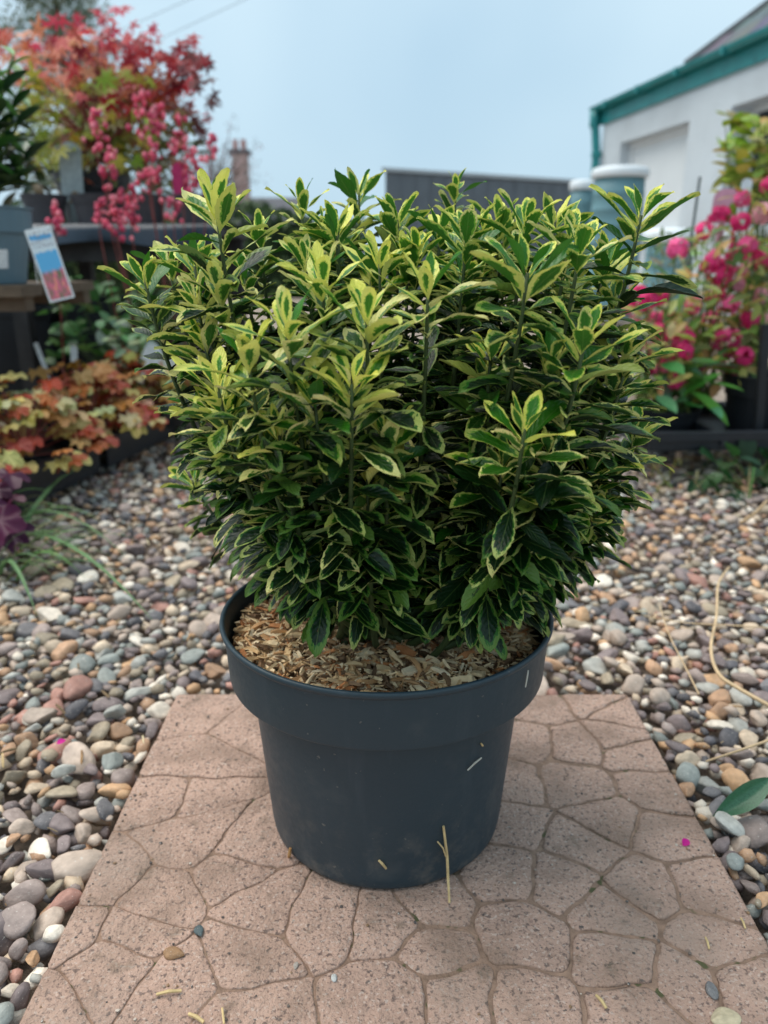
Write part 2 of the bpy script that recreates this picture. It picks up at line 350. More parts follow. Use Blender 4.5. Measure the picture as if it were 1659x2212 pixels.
# ------------------------------------------------------------------ pot
PCX, PCY = .002, .5935; PH = .2025
pot = thing('plant_pot', (PCX, PCY, 0), 'dark slate blue plastic nursery pot with a deep rim, on the pink slab', 'pot')
def pot_material():
    m = pmat('slate_plastic', lin(42, 60, 69), rough=.42, var=.1, scale=9, spec=.45)
    t = m.node_tree; N = t.nodes; L = t.links; b = N['Principled BSDF']; tcn = N.new('ShaderNodeTexCoord')
    src = b.inputs['Base Color'].links[0].from_socket
    mp = N.new('ShaderNodeMapping'); mp.inputs['Scale'].default_value = (60, 60, 6); L.new(tcn.outputs['Object'], mp.inputs['Vector'])
    for vec, sc_, lo, hi, c_, fac in [(mp.outputs[0], 1, .55, .8, lin(78, 88, 96), .35), (tcn.outputs['Object'], 24, .58, .85, lin(104, 106, 104), .35), (tcn.outputs['Object'], 190, .70, .74, lin(120, 118, 110), .6)]:
        n2 = N.new('ShaderNodeTexNoise'); n2.inputs['Scale'].default_value = sc_; n2.inputs['Detail'].default_value = 6; L.new(vec, n2.inputs['Vector'])
        g = N.new('ShaderNodeMapRange'); g.inputs[1].default_value = lo; g.inputs[2].default_value = hi; g.inputs[4].default_value = fac; L.new(n2.outputs['Fac'], g.inputs[0])
        x = N.new('ShaderNodeMix'); x.data_type = 'RGBA'; L.new(g.outputs[0], x.inputs[0]); L.new(src, x.inputs[6]); x.inputs[7].default_value = (*c_, 1); src = x.outputs[2]
        rg = N.new('ShaderNodeMapRange'); rg.inputs[3].default_value = .34; rg.inputs[4].default_value = .58; L.new(n2.outputs['Fac'], rg.inputs[0]); L.new(rg.outputs[0], b.inputs['Roughness'])
    sx = N.new('ShaderNodeSeparateXYZ'); L.new(tcn.outputs['Object'], sx.inputs[0]); lo_ = N.new('ShaderNodeMapRange'); lo_.inputs[1].default_value = .085; lo_.inputs[2].default_value = .0; L.new(sx.outputs[2], lo_.inputs[0])
    nd = N.new('ShaderNodeTexNoise'); nd.inputs['Scale'].default_value = 38; nd.inputs['Detail'].default_value = 8; nd.inputs['Roughness'].default_value = .7; L.new(tcn.outputs['Object'], nd.inputs['Vector'])
    g2 = N.new('ShaderNodeMapRange'); g2.inputs[1].default_value = .5; g2.inputs[2].default_value = .78; g2.inputs[4].default_value = .75; L.new(nd.outputs['Fac'], g2.inputs[0]); mm = N.new('ShaderNodeMath'); mm.operation = 'MULTIPLY'; L.new(g2.outputs[0], mm.inputs[0]); L.new(lo_.outputs[0], mm.inputs[1])
    x = N.new('ShaderNodeMix'); x.data_type = 'RGBA'; L.new(mm.outputs[0], x.inputs[0]); L.new(src, x.inputs[6]); x.inputs[7].default_value = (*lin(128, 120, 110), 1); src = x.outputs[2]
    L.new(src, b.inputs['Base Color'])
    n3 = N.new('ShaderNodeTexNoise'); n3.inputs['Scale'].default_value = 400; L.new(tcn.outputs['Object'], n3.inputs['Vector'])
    bp = N.new('ShaderNodeBump'); bp.inputs['Distance'].default_value = .00012; L.new(n3.outputs['Fac'], bp.inputs['Height']); L.new(bp.outputs[0], b.inputs['Normal'])
    return m
m_pot = pot_material(); c0 = (PCX, PCY, 0)
def hard(pr):
    o = []
    for i, p in enumerate(pr):
        if 0 < i < len(pr) - 1:
            for q in (pr[i-1], pr[i+1]):
                d = np.array(q) - p; l = np.linalg.norm(d); o.append(tuple(np.array(p) + d / l * min(.0006, l * .3)))
        else: o.append(p)
    return o
body = hard([(0, .004), (.095, .004), (.0985, .0012), (.1005, .0012), (.1025, .004), (.1035, .010), (.1160, PH - .045), (.1165, PH - .03)])
MB().add(*lathe(body, 128, c0, .002)).build('body', m_pot, pot, smooth=True)
rim = hard([(r * .982, z) for r, z in [(.120, PH-.044), (.1300, PH-.0492), (.1345, PH-.0496), (.1352, PH-.0480), (.1376, PH-.0075), (.1380, PH-.0062), (.1396, PH-.0054), (.1408, PH-.0036), (.1410, PH-.0014), (.1400, PH), (.1380, PH), (.1368, PH-.0012), (.1362, PH-.004), (.1335, PH-.030), (.1330, PH-.042), (.118, PH-.0425)]])
MB().add(*lathe(rim, 160, c0, .004)).build('rim', m_pot, pot, smooth=True)

# ------------------------------------------------------------------ wood chip mulch
MZ = PH - .026
def mulch_z(x, y):
    r = math.hypot(x - PCX, y - PCY)
    return MZ + .007 * (1 - (r / .13) ** 2) + .004 * math.sin(x * 70 + 1) * math.cos(y * 55) + .006 * max(0, (-(x - PCX) + (y - PCY) * .3) / .13)
mul = thing('wood_chip_mulch', (PCX, PCY, MZ - .03), 'layer of tan wood chips and shavings mulching the dark pot', 'mulch')
V = []; F = []; nr, na = 14, 48
for i in range(nr):
    for k in range(na):
        r = .1305 * (i + .02) / (nr - 1 + .02); a = 2*math.pi*k/na; x, y = PCX + r*math.cos(a), PCY + r*math.sin(a); V.append((x, y, mulch_z(x, y) - .004))
F = [(i*na+k, i*na+(k+1) % na, (i+1)*na+(k+1) % na, (i+1)*na+k) for i in range(nr-1) for k in range(na)]
MB().add(V, F).build('mulch_bed', pmat('mulch_dust', lin(110, 80, 54), rough=.95, var=.5, scale=300, bump=.003, bscale=700), mul, smooth=True)
CH = [lin(220, 192, 150), lin(226, 202, 164), lin(212, 178, 132), lin(230, 210, 176), lin(204, 168, 122), lin(196, 150, 104), lin(172, 134, 96), lin(130, 102, 76), lin(184, 122, 76), lin(218, 188, 144), lin(224, 198, 158), lin(104, 80, 58), lin(120, 92, 66)]
def chip_shape(seed):
    r = np.random.RandomState(seed); l, w_, h = 1, r.uniform(.10, .32), r.uniform(.07, .17); n = 4; V = []
    bendv = r.uniform(-.12, .12)
    for i in range(n):
        s = i / (n - 1); tw = r.uniform(.75, 1.1) * (1 if 0 < i < n-1 else r.uniform(.45, 1))
        for (sx, sz) in ((-1, -1), (1, -1), (1, 1), (-1, 1)):
            V.append(((s - .5) * l + r.uniform(-.05, .05), sx * w_/2 * tw + r.uniform(-.02, .02), sz * h/2 * tw + bendv * (1 - (2*s-1)**2)))
    F = [(i*4+k, i*4+(k+1) % 4, (i+1)*4+(k+1) % 4, (i+1)*4+k) for i in range(n-1) for k in range(4)] + [(3, 2, 1, 0), (12, 13, 14, 15)]
    return np.array(V), F
chips_sh = [chip_shape(i) for i in range(24)]
m_chip = pmat('wood_chip', objcol=True, rough=.8, var=.25, scale=3, bump=.0004, bscale=10)
m_chipb = pmat('wood_chip_mixed', attr='tint', rough=.8, var=.25, scale=200, bump=.0006, bscale=900)
chip_me = []
for V, F in chips_sh:
    me = MB().add(V, F).mesh('wood_chip'); me.materials.append(m_chip); chip_me.append(me)
chips = []
for i in range(6500):
    a = rnd(0, 6.28); r = .1285 * math.sqrt(random.random()); x, y = PCX + r*math.cos(a), PCY + r*math.sin(a)
    L_ = min(max(random.lognormvariate(math.log(.0090), .5), .003), .026)
    if r + L_ * .45 > .1305: continue
    chips.append((x, y, mulch_z(x, y) + rnd(-.004, .0045) - (.001 if L_ > .012 else 0), L_, a))
cs = sorted(range(len(chips)), key=lambda i: -(chips[i][3] * (1.0 if chips[i][1] < PCY - .02 else .55) + (chips[i][2] - mulch_z(*chips[i][:2])) * .8))
cnear = set(cs[:300]); litter = MB()
for i, (x, y, z, L_, a) in enumerate(chips):
    rot = Quaternion((0, 0, 1), rnd(0, 6.28)) @ Quaternion((0, 1, 0), random.gauss(0, .28)) @ Quaternion((1, 0, 0), rnd(0, 6.28) if random.random() < .3 else random.gauss(0, .5))
    col = np.array(random.choice(CH)) * rnd(.9, 1.35); k = random.randrange(24)
    if i in cnear: obj('wood_chip', chip_me[k], None, mul, M=Matrix.Translation((x, y, z)) @ rot.to_matrix().to_4x4() @ Matrix.Diagonal((L_, L_*1.05, L_*1.05, 1)), color=tuple(col))
    else: litter.add((chips_sh[k][0] * L_) @ np.array(rot.to_matrix()).T + (x, y, z), chips_sh[k][1], tint=col)
litter.build('chip_litter', m_chipb, mul, kind='stuff')

# ------------------------------------------------------------------ the variegated euonymus
def leaf_geo(L_, W, curl, fold, seed, nu=13, serr=.045, wob=.0):
    r = np.random.RandomState(seed); V = []; E = []; U = []
    vs_ = (-1, -.55, 0, .55, 1)
    for i in range(nu):
        u = i / (nu - 1); u = u * 1.25 - .25 * u * u
        wd = math.sin(math.pi * min(u, .9999) ** 1.35) ** .58 if u > 0 else 0
        wd = max(wd, .07 if u < .2 else .015)
        if u < .1: wd = .07 + (wd - .07) * .3 if wd > .07 else .07
        sg = 1 + (serr * (1 if i % 2 else -1) if 2 < i < nu - 1 else 0)
        for v in vs_:
            hw = W / 2 * wd * (sg if abs(v) == 1 else 1)
            x = v * hw; z = fold * abs(x) * (1 if abs(v) < 1 else 1.05) - curl * L_ * u * u + wob * W * math.sin(u * 7 + seed) * v * abs(v)
            V.append((x, u * L_ * (1 - .18 * abs(curl) * u), z)); E.append((1 - abs(v)) * wd * min(1, (1 - u) * 3.2)); U.append(u)
    nv = 5
    F = np.array([(i*nv+k, i*nv+k+1, (i+1)*nv+k+1, (i+1)*nv+k) for i in range(nu-1) for k in range(nv-1)])
    X = np.array([v for _ in range(nu) for v in vs_])
    return np.array(V), F, np.array(E), np.array(U), X
def euonymus_material():
    m = bpy.data.materials.new('variegated_leaf'); m.use_nodes = True; t = m.node_tree; N = t.nodes; L = t.links; b = N['Principled BSDF']
    def A(n): a = N.new('ShaderNodeAttribute'); a.attribute_name = n; return a.outputs['Fac']
    def mth(op, x, y=None, c=None):
        q = N.new('ShaderNodeMath'); q.operation = op
        for k, v in enumerate((x, y, c)):
            if v is None: continue
            if isinstance(v, (int, float)): q.inputs[k].default_value = v
            else: L.new(v, q.inputs[k])
        return q.outputs[0]
    def mixc(f, a, c):
        q = N.new('ShaderNodeMix'); q.data_type = 'RGBA'
        L.new(f, q.inputs[0]) if not isinstance(f, (int, float)) else None
        for k, v in ((6, a), (7, c)):
            if isinstance(v, tuple): q.inputs[k].default_value = (*v, 1)
            else: L.new(v, q.inputs[k])
        return q.outputs[2]
    def ss(x, lo, hi):
        q = N.new('ShaderNodeMapRange'); q.interpolation_type = 'SMOOTHSTEP'; L.new(x, q.inputs[0])
        for k, v in ((1, lo), (2, hi)):
            if isinstance(v, (int, float)): q.inputs[k].default_value = v
            else: L.new(v, q.inputs[k])
        return q.outputs[0]
    edge, age, rn, lu, lv = A('edge'), A('age'), A('rnd'), A('lu'), A('lv')
    cx = N.new('ShaderNodeCombineXYZ'); L.new(mth('MULTIPLY', lu, 8.5), cx.inputs[0]); L.new(mth('MULTIPLY', lv, 2.6), cx.inputs[1]); L.new(mth('MULTIPLY', rn, 91.0), cx.inputs[2])
    n1 = N.new('ShaderNodeTexNoise'); n1.inputs['Scale'].default_value = 1.5; n1.inputs['Detail'].default_value = 5; L.new(cx.outputs[0], n1.inputs['Vector'])
    n2 = N.new('ShaderNodeTexNoise'); n2.inputs['Scale'].default_value = .7; n2.inputs['Detail'].default_value = 3; L.new(cx.outputs[0], n2.inputs['Vector'])
    e1 = mth('ADD', edge, mth('MULTIPLY', mth('SUBTRACT', n1.outputs['Fac'], .5), .85))
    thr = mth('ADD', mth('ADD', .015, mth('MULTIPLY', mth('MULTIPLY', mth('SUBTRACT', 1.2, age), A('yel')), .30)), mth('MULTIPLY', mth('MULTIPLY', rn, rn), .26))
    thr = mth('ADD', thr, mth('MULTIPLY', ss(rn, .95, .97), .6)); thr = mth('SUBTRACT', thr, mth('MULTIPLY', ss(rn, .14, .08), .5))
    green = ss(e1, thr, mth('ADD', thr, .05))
    e2 = mth('ADD', edge, mth('MULTIPLY', mth('SUBTRACT', n2.outputs['Fac'], .5), .9))
    core = ss(e2, mth('ADD', thr, .06), mth('ADD', thr, .14))
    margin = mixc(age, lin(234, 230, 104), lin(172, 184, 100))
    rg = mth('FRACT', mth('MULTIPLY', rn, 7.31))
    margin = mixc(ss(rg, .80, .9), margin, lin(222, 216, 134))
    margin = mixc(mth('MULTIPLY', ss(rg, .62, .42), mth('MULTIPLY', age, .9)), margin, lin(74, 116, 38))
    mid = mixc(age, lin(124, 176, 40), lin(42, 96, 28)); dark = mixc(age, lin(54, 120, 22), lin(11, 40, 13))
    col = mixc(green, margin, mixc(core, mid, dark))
    n4 = N.new('ShaderNodeTexNoise'); n4.inputs['Scale'].default_value = 2.6; L.new(cx.outputs[0], n4.inputs['Vector'])
    col = mixc(mth('MULTIPLY', ss(n4.outputs['Fac'], .70, .74), .8), col, lin(120, 84, 40))
    rib = ss(mth('ABSOLUTE', lv), .07, .02)
    col = mixc(mth('MULTIPLY', rib, .22), col, lin(130, 158, 84))
    gm = N.new('ShaderNodeNewGeometry')
    under = mixc(.5, col, col); hs = N.new('ShaderNodeHueSaturation'); hs.inputs['Saturation'].default_value = .85; hs.inputs['Value'].default_value = 1.15; L.new(col, hs.inputs['Color'])
    col2 = mixc(gm.outputs['Backfacing'], col, hs.outputs[0])
    L.new(col2, b.inputs['Base Color'])
    L.new(mth('ADD', .36, mth('MULTIPLY', gm.outputs['Backfacing'], .3)), b.inputs['Roughness']); b.inputs['Specular IOR Level'].default_value = .38
    sw = N.new('ShaderNodeMath'); sw.operation = 'SINE'; L.new(mth('ADD', mth('MULTIPLY', lu, 44.0), mth('MULTIPLY', mth('ABSOLUTE', lv), -14.0)), sw.inputs[0])
    hgt = mth('ADD', mth('MULTIPLY', sw.outputs[0], .16), n1.outputs['Fac'])
    bp = N.new('ShaderNodeBump'); bp.inputs['Distance'].default_value = .0009; bp.inputs['Strength'].default_value = .6; L.new(hgt, bp.inputs['Height']); L.new(bp.outputs[0], b.inputs['Normal'])
    tr = N.new('ShaderNodeBsdfTranslucent'); L.new(col, tr.inputs['Color']); ms = N.new('ShaderNodeMixShader'); ms.inputs[0].default_value = .18
    L.new(b.outputs[0], ms.inputs[1]); L.new(tr.outputs[0], ms.inputs[2]); L.new(ms.outputs[0], N['Material Output'].inputs['Surface'])
    return m
m_euo = euonymus_material()
EB = np.array((.012, .598, MZ))
euo = thing('euonymus_shrub', EB, 'bushy evergreen shrub with yellow-edged variegated leaves growing in the dark pot', 'shrub')
# shoot tips: view x, view y, distance, lowest leafy fraction, leaf scale
TIPS = [(792, 690, .45, .5, 1.1), (697, 610, .49, .5, 1.1), (618, 705, .44, .5, 1.1), (535, 775, .44, .5, 1.0), (468, 462, .53, .35, 1.15), (312, 602, .57, .55, .95), (470, 835, .47, .5, 1), (592, 945, .44, .5, 1),
 (925, 620, .47, .3, 1), (1140, 590, .46, .35, 1.1), (1135, 490, .53, .4, 1.05), (1252, 545, .50, .4, 1.1), (1385, 465, .54, .35, 1.1), (1262, 740, .45, .5, 1.15), (1140, 930, .425, .45, 1.1), (1360, 750, .53, .5, 1), (1375, 935, .56, .5, .95),
 (1290, 1095, .53, .5, .9), (1215, 1085, .46, .5, .85), (1190, 770, .47, .45, 1.1),
 (775, 415, .72, .4, 1), (650, 442, .68, .4, 1), (985, 408, .72, .4, .8), (860, 475, .64, .4, 1), (730, 500, .62, .4, 1.05), (950, 500, .62, .4, 1), (1080, 480, .66, .4, 1), (1200, 480, .62, .4, 1), (560, 505, .62, .4, 1), (820, 570, .55, .4, 1.05),
 (1000, 585, .55, .4, 1), (420, 575, .58, .4, 1), (425, 650, .55, .4, 1), (1310, 575, .58, .4, 1), (1330, 650, .56, .4, 1), (365, 575, .63, .5, .95), (880, 560, .58, .4, 1),
 (442, 740, .53, .4, 1), (468, 880, .52, .4, .95), (520, 970, .5, .4, .95), (565, 1020, .47, .4, .95), (600, 1100, .47, .4, .9),
 (760, 830, .43, .4, 1), (835, 950, .45, .4, .95), (785, 1050, .445, .5, 1), (680, 870, .44, .45, 1), (770, 1160, .47, .5, .95), (740, 1210, .51, .5, .8), 
 (1060, 770, .48, .4, 1), (1110, 1020, .45, .4, 1), (1030, 1090, .48, .45, .95), (1085, 1150, .48, .5, .95), (995, 1200, .51, .5, .85), (1200, 975, .45, .4, 1), (1150, 1130, .5, .5, .85),
 (1330, 830, .54, .4, 1), (1335, 1005, .55, .4, .95), (1280, 1015, .52, .4, 1), (1230, 870, .49, .4, 1), (470, 620, .53, .4, 1), (480, 900, .5, .4, 1)]
rr = random.Random(3); shoots = []
for k in range(22): TIPS.append((rr.uniform(450, 1340), rr.uniform(500, 620), rr.uniform(.53, .68), .5, rr.uniform(.85, 1.0)))
for vx, vy, Y, s0, ls in TIPS:
    q = at(vx, vy, Y); f = 1 - .30 * max(0, min(1, (.40 - q[2]) / .16)); f = 1 if vx > 1270 else f; q[:2] = EB[:2] + (q[:2] - EB[:2]) * (f * .6 + .4 if abs(q[0]) > .1 else f)
    shoots.append((q, s0, ls))
for k in range(38):                                    # the side away from the camera
    a = rr.uniform(.05, math.pi - .05); rad = rr.uniform(.05, .205); z = rr.uniform(.33, .485) if k < 22 else rr.uniform(.22, .38)
    if k >= 22: rad = rr.uniform(.14, .21)
    shoots.append((EB + np.array((math.cos(a) * rad, math.sin(a) * rad, z - EB[2])), .4, rr.uniform(.85, 1)))
leaves = []; stems = []
for si, (tip, s0, ls) in enumerate(shoots):
    base = EB + np.array((rr.gauss(0, .018), rr.gauss(0, .018), -.004)); d = tip - base
    low = tip[2] < .30
    p1 = base + np.array((d[0] * .86, d[1] * .86, d[2] * (.33 if not low else .45)))
    path = bez(base, p1, tip, 22); seg = np.linalg.norm(np.diff(path, axis=0), axis=1); cum = np.concatenate([[0], np.cumsum(seg)]); tot = cum[-1]
    stems.append((path, tot))
    phi = rr.uniform(0, 6.28); dist = 0.0; k = 0; ph0 = rr.uniform(-.3, .3)
    dl = .0022
    while tot - dist > tot * s0 and k < 36:
        s = tot - dist; i = min(np.searchsorted(cum, s), 21); i = max(i, 1); f = (s - cum[i-1]) / seg[i-1]
        p = path[i-1] + (path[i] - path[i-1]) * f; ax = norm(path[min(i+1, 21)] - path[i-1])
        e1 = norm(np.cross(ax, (.3, .2, .9))); e2 = np.cross(ax, e1)
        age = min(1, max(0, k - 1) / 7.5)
        th = R((24 + 11 * k) if k < 4 else 62 + rr.gauss(0, 9) + min(k, 14) * 1.4) + rr.gauss(0, .10)
        Ln = ls * (.0215 + .0062 * k if k < 4 else .0350 + rr.gauss(0, .0045)); Ln = min(max(Ln, .016), .056)
        for side in (0, 1):
            if k > 8 and rr.random() < .12: continue
            az = phi + side * math.pi + rr.gauss(0, .16); rad_ = e1 * math.cos(az) + e2 * math.sin(az)
            t = math.cos(th) * ax + math.sin(th) * rad_; n = math.sin(th) * ax - math.cos(th) * rad_
            if k > 3: t = t + np.array((0, 0, -rr.uniform(-.08, .10 + (.28 if low else 0)))) ; n = n + np.array((0, 0, .35)) + np.array((rr.gauss(0, .2), rr.gauss(0, .2), 0))
            t = norm(t)
            if (p + t * Ln)[2] < MZ + .022 or (p[2] < MZ + .045 and rr.random() < .6): continue
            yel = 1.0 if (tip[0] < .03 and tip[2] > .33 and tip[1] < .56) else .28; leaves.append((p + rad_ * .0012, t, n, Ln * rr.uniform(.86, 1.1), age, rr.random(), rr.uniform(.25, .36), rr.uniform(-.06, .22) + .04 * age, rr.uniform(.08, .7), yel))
        phi += math.pi / 2 + rr.gauss(0, .1); dl = min(dl + .0009, .0070) * rr.uniform(.9, 1.1); dist += dl; k += 1
geo = []
for i, (p, t, n, L_, age, rn, wr, curl, fold, _y) in enumerate(leaves):
    V, F, E, U, X = leaf_geo(L_, L_ * wr, curl, fold, i % 97, wob=.12)
    M = frame(p, t, n); Q = np.array(M.to_3x3()); geo.append((V @ Q.T + p, F, E, U, X, V, M))
AV = np.concatenate([g[0] for g in geo]); AF = np.concatenate([g[1] + 65 * i for i, g in enumerate(geo)])
bvh = BVHTree.FromPolygons(AV.tolist(), AF.tolist()); nf = len(geo[0][1]); camv = Vector((0, 0, CAMZ)); sc_l = []
for i, g in enumerate(geo):
    seen = 0
    for j in (27, 32, 37, 47, 52, 36, 38):
        q = Vector(g[0][j]); d = q - camv; h = bvh.ray_cast(camv, d.normalized())
        if h[0] is not None and h[2] // nf == i: seen += 1
    x, y, _ = proj(g[0]); sc_l.append(seen * (x.max() - x.min()) * (y.max() - y.min()))
top = set(np.argsort(-np.array(sc_l))[:300].tolist()); rest = MB()
for i, g in enumerate(geo):
    age, rn, yl = leaves[i][4], leaves[i][5], leaves[i][9]
    if i in top:
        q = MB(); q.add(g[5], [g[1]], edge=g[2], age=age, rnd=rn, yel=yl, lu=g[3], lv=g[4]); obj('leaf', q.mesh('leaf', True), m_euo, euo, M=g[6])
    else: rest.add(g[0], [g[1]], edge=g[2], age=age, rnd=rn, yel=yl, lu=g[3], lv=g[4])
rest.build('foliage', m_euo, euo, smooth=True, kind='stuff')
m_estem = pmat('euonymus_stem', lin(66, 82, 44), rough=.6, var=.35, scale=70)
for path, tot in stems:
    MB().add(*tube(path, np.linspace(.0034, .0011, 22), 6)).build('stem', m_estem, euo, smooth=True)
print('leaves', len(leaves), 'stones', len(stones))
#NEXT
# ------------------------------------------------------------------ leaf shapes shared by the plants around
def simple_leaf(W=.36, curl=.2, fold=.3, nu=7, p=1.1, e=.75):
    V = []; nv = 5
    for i in range(nu):
        u = i / (nu - 1); wd = max(math.sin(math.pi * min(u, .999) ** p) ** e, .03)
        for v in (-1, -.5, 0, .5, 1): V.append((v * W / 2 * wd, u, fold * abs(v) * W / 2 * wd - curl * u * u))
    return np.array(V), np.array([(i*nv+k, i*nv+k+1, (i+1)*nv+k+1, (i+1)*nv+k) for i in range(nu-1) for k in range(4)])
def lobed_leaf(lobes=7, depth=.28, ruff=.10, seed=0):
    r = np.random.RandomState(seed); n = lobes * 6; V = [(0, 0, 0)]
    for fr in (.5, 1.0):
        for k in range(n):
            a = -math.pi / 2 + 2 * math.pi * k / n; l = 1 - depth * fr * abs(math.sin(a * lobes / 2 + .4)) ** 1.5
            notch = 1 - .55 * math.exp(-((k if k < n/2 else n - k) / 1.6) ** 2)
            rad = fr * l * notch * r.uniform(.95, 1.05); V.append((rad * math.cos(a), .35 + rad * math.sin(a), -.18 * rad * rad + ruff * fr * math.sin(a * lobes + r.uniform(0, .8))))
    V[0] = (0, .2, 0)
    F = [(0, 1 + k, 1 + (k+1) % n) for k in range(n)] + [(1+k, 1+n+k, 1+n+(k+1) % n, 1+(k+1) % n) for k in range(n)]
    return np.array(V), F
def palm_leaf(nl=7, seed=0):
    r = np.random.RandomState(seed); V = [(0, 0, 0)]; ring = []
    for i in range(nl):
        a = R(-125 + 250 * i / (nl - 1)); l = (1 - .42 * abs(i - (nl-1)/2) / ((nl-1)/2)) * r.uniform(.9, 1.08)
        wv = R(15)
        for da, fr in ((-wv, .52), (0, 1), (wv, .52)): ring.append((math.sin(a + da) * l * fr, math.cos(a + da) * l * fr, -.12 * l * fr))
        if i < nl - 1: m = a + R(125 / (nl - 1)); ring.append((math.sin(m) * .24, math.cos(m) * .24, 0))
    V += ring; n = len(ring)
    return np.array(V), [(0, 2 + k, 1 + k) for k in range(n - 1)]
def meshes(name, geos, mat, smooth=True):
    o = []
    for V, F in geos:
        me = MB().add(V, [F] if isinstance(F, np.ndarray) else F).mesh(name, smooth); me.materials.append(mat); o.append(me)
    return o
ME_simple = meshes('leaf', [simple_leaf(w_, c, f) for w_, c, f in ((.34, .15, .3), (.40, .3, .2), (.30, .05, .4), (.36, .4, .2))], M_leaf)
ME_gloss = meshes('leaf', [simple_leaf(w_, c, f) for w_, c, f in ((.36, .1, .35), (.42, .25, .2), (.38, .0, .4))], M_leafgloss)
ME_round = meshes('leaf', [simple_leaf(w_, c, f, p=.95, e=.6) for w_, c, f in ((.72, .15, .2), (.8, .3, .15), (.64, .05, .3))], M_leaf)
ME_lobed = meshes('leaf', [lobed_leaf(5 + i % 3, .22 + .03 * i, .17, i) for i in range(5)], M_leaf)
ME_palm = meshes('leaf', [palm_leaf(7 if i % 2 else 5, i) for i in range(4)], M_leaf, False)
def jit(c, a=.12): return tuple(max(0, x * rnd(1 - a * 2, 1 + a * 2)) for x in c)
def rdir(up=.4):
    a = rnd(0, 6.28); z = rnd(-.3, 1) * up * 2; return norm((math.cos(a), math.sin(a), z))
def put(parent, mes, p, t, n, s, col, name='leaf'):
    return obj(name, random.choice(mes), None, parent, M=frame(p, t, n, s), color=jit(col))
def pot_thing(loc, r, h, label, mat=None, name='plant_pot', cat='pot', group=None, band=.2, soil=True):
    e = thing(name, loc, label, cat, group); x, y, z = loc
    MB().add(*lathe([(0, 0), (r*.74, 0), (r*.76, .003), (r*.93, h*(1-band)), (r*.93, h*(1-band)+.001), (r, h*(1-band)+.002), (r*1.03, h-.004), (r*1.06, h-.003), (r*1.06, h), (r*.99, h), (r*.95, h*.7)], 32, (x, y, z))).build('body', mat or M_blackpot, e, smooth=False)
    if soil: MB().add(*lathe([(0, h*.82), (r*.96, h*.80)], 24, (x, y, z))).build('soil', M_soil, e)
    return e

# ------------------------------------------------------------------ white cottage on the right
COR = np.array((2.97, 11.5, 0)); CT = np.array((.157, -.988, 0)); CN = np.array((.988, .157, 0))
def cp(t, w_, z): return COR + CT * t + CN * w_ + np.array((0, 0, z))
def cbox(t0, t1, w0, w1, z0, z1):
    V = [cp(t, w_, z) for z in (z0, z1) for w_ in (w0, w1) for t in (t0, t1)]
    return V, [(0, 1, 3, 2), (4, 6, 7, 5), (0, 4, 5, 1), (2, 3, 7, 6), (0, 2, 6, 4), (1, 5, 7, 3)]
m_harl = pmat('white_roughcast', lin(202, 210, 216), rough=.9, var=.12, scale=1.6, bump=.012, bscale=45)
m_infill = pmat('white_painted_board', lin(222, 226, 228), rough=.6, var=.04, scale=4)
m_teal = pmat('teal_gloss_paint', lin(40, 132, 134), rough=.38, var=.14, scale=6, speck=[(9, .66, lin(24, 78, 84))])
m_slate = pmat('slate', objcol=True, rough=.6, var=.25, scale=6, bump=.004, bscale=30)
cot = thing('cottage', cp(3.5, 2.5, GZ), 'white roughcast cottage with teal guttering and slate roof at right', 'house')
b = MB(); WT = 2.40; LZ = 1.95; SZ = .78
for t0, t1, z0, z1 in ((0, .59, GZ, WT), (2.27, 3.055, GZ, WT), (4.5, 5.6, GZ, WT), (6.7, 8.0, GZ, WT), (.59, 2.27, LZ, WT), (.59, 2.27, GZ, SZ), (3.055, 4.5, LZ, WT), (3.055, 4.5, GZ, SZ), (5.6, 6.7, LZ, WT), (5.6, 6.7, GZ, SZ)):
    b.add(*cbox(t0, t1, 0, .42, z0, z1))
b.add(*cbox(0, .4, .42, 5, GZ, WT)); b.add(*cbox(7.6, 8, .42, 5, GZ, WT)); b.add(*cbox(0, 8, 5, 5.4, GZ, WT))
b.build('wall', m_harl, cot)
for t0, t1, dp, glass in ((.59, 2.27, .16, 0), (3.055, 4.5, .26, 1), (5.6, 6.7, .26, 1)):
    wn = MB().add(*cbox(t0 + .002, t1 - .002, dp, dp + .05, SZ + .002, LZ - .002)).build('window', m_infill if not glass else pmat('dark_glass', lin(40, 48, 54), rough=.08, var=.1, scale=2), cot)
    fr = MB()
    for q in ((t0 + .004, t0 + .07, SZ + .05, LZ - .06), (t1 - .07, t1 - .004, SZ + .05, LZ - .06), (t0 + .004, t1 - .004, LZ - .06, LZ - .004), (t0 + .004, t1 - .004, SZ + .004, SZ + .05)): fr.add(*cbox(q[0], q[1], dp - .035, dp - .001, q[2], q[3]))
    if glass: fr.add(*cbox((t0+t1)/2 - .025, (t0+t1)/2 + .025, dp - .03, dp - .001, SZ + .05, LZ - .06))
    fr.build('frame', m_infill, wn)
    MB().add(*cbox(t0 - .03, t1 + .03, -.05, dp - .04, SZ - .06, SZ + .003)).build('sill', m_harl, wn)
MB().add(*cbox(-.06, 8.05, -.035, -.001, WT - .15, WT + .06)).build('fascia', m_teal, cot)
gp = [(math.cos(a) * .062, math.sin(a) * .062) for a in np.linspace(math.pi, 2 * math.pi, 9)]; gp += [(x * .9, y * .9 + .001) for x, y in gp[::-1]]
V = [cp(t, -.10 + x, WT + .075 + y) for t in (-.14, 8.1) for x, y in gp]; n = len(gp)
MB().add(V, [(k, (k+1) % n, n + (k+1) % n, n + k) for k in range(n)] + [tuple(range(n)), tuple(range(2*n-1, n-1, -1))]).build('gutter', m_teal, cot)
for t in np.arange(.3, 8, .9): MB().add(*cbox(t, t + .05, -.168, -.03, WT - .0, WT + .082)).build('gutter_bracket', m_teal, cot)
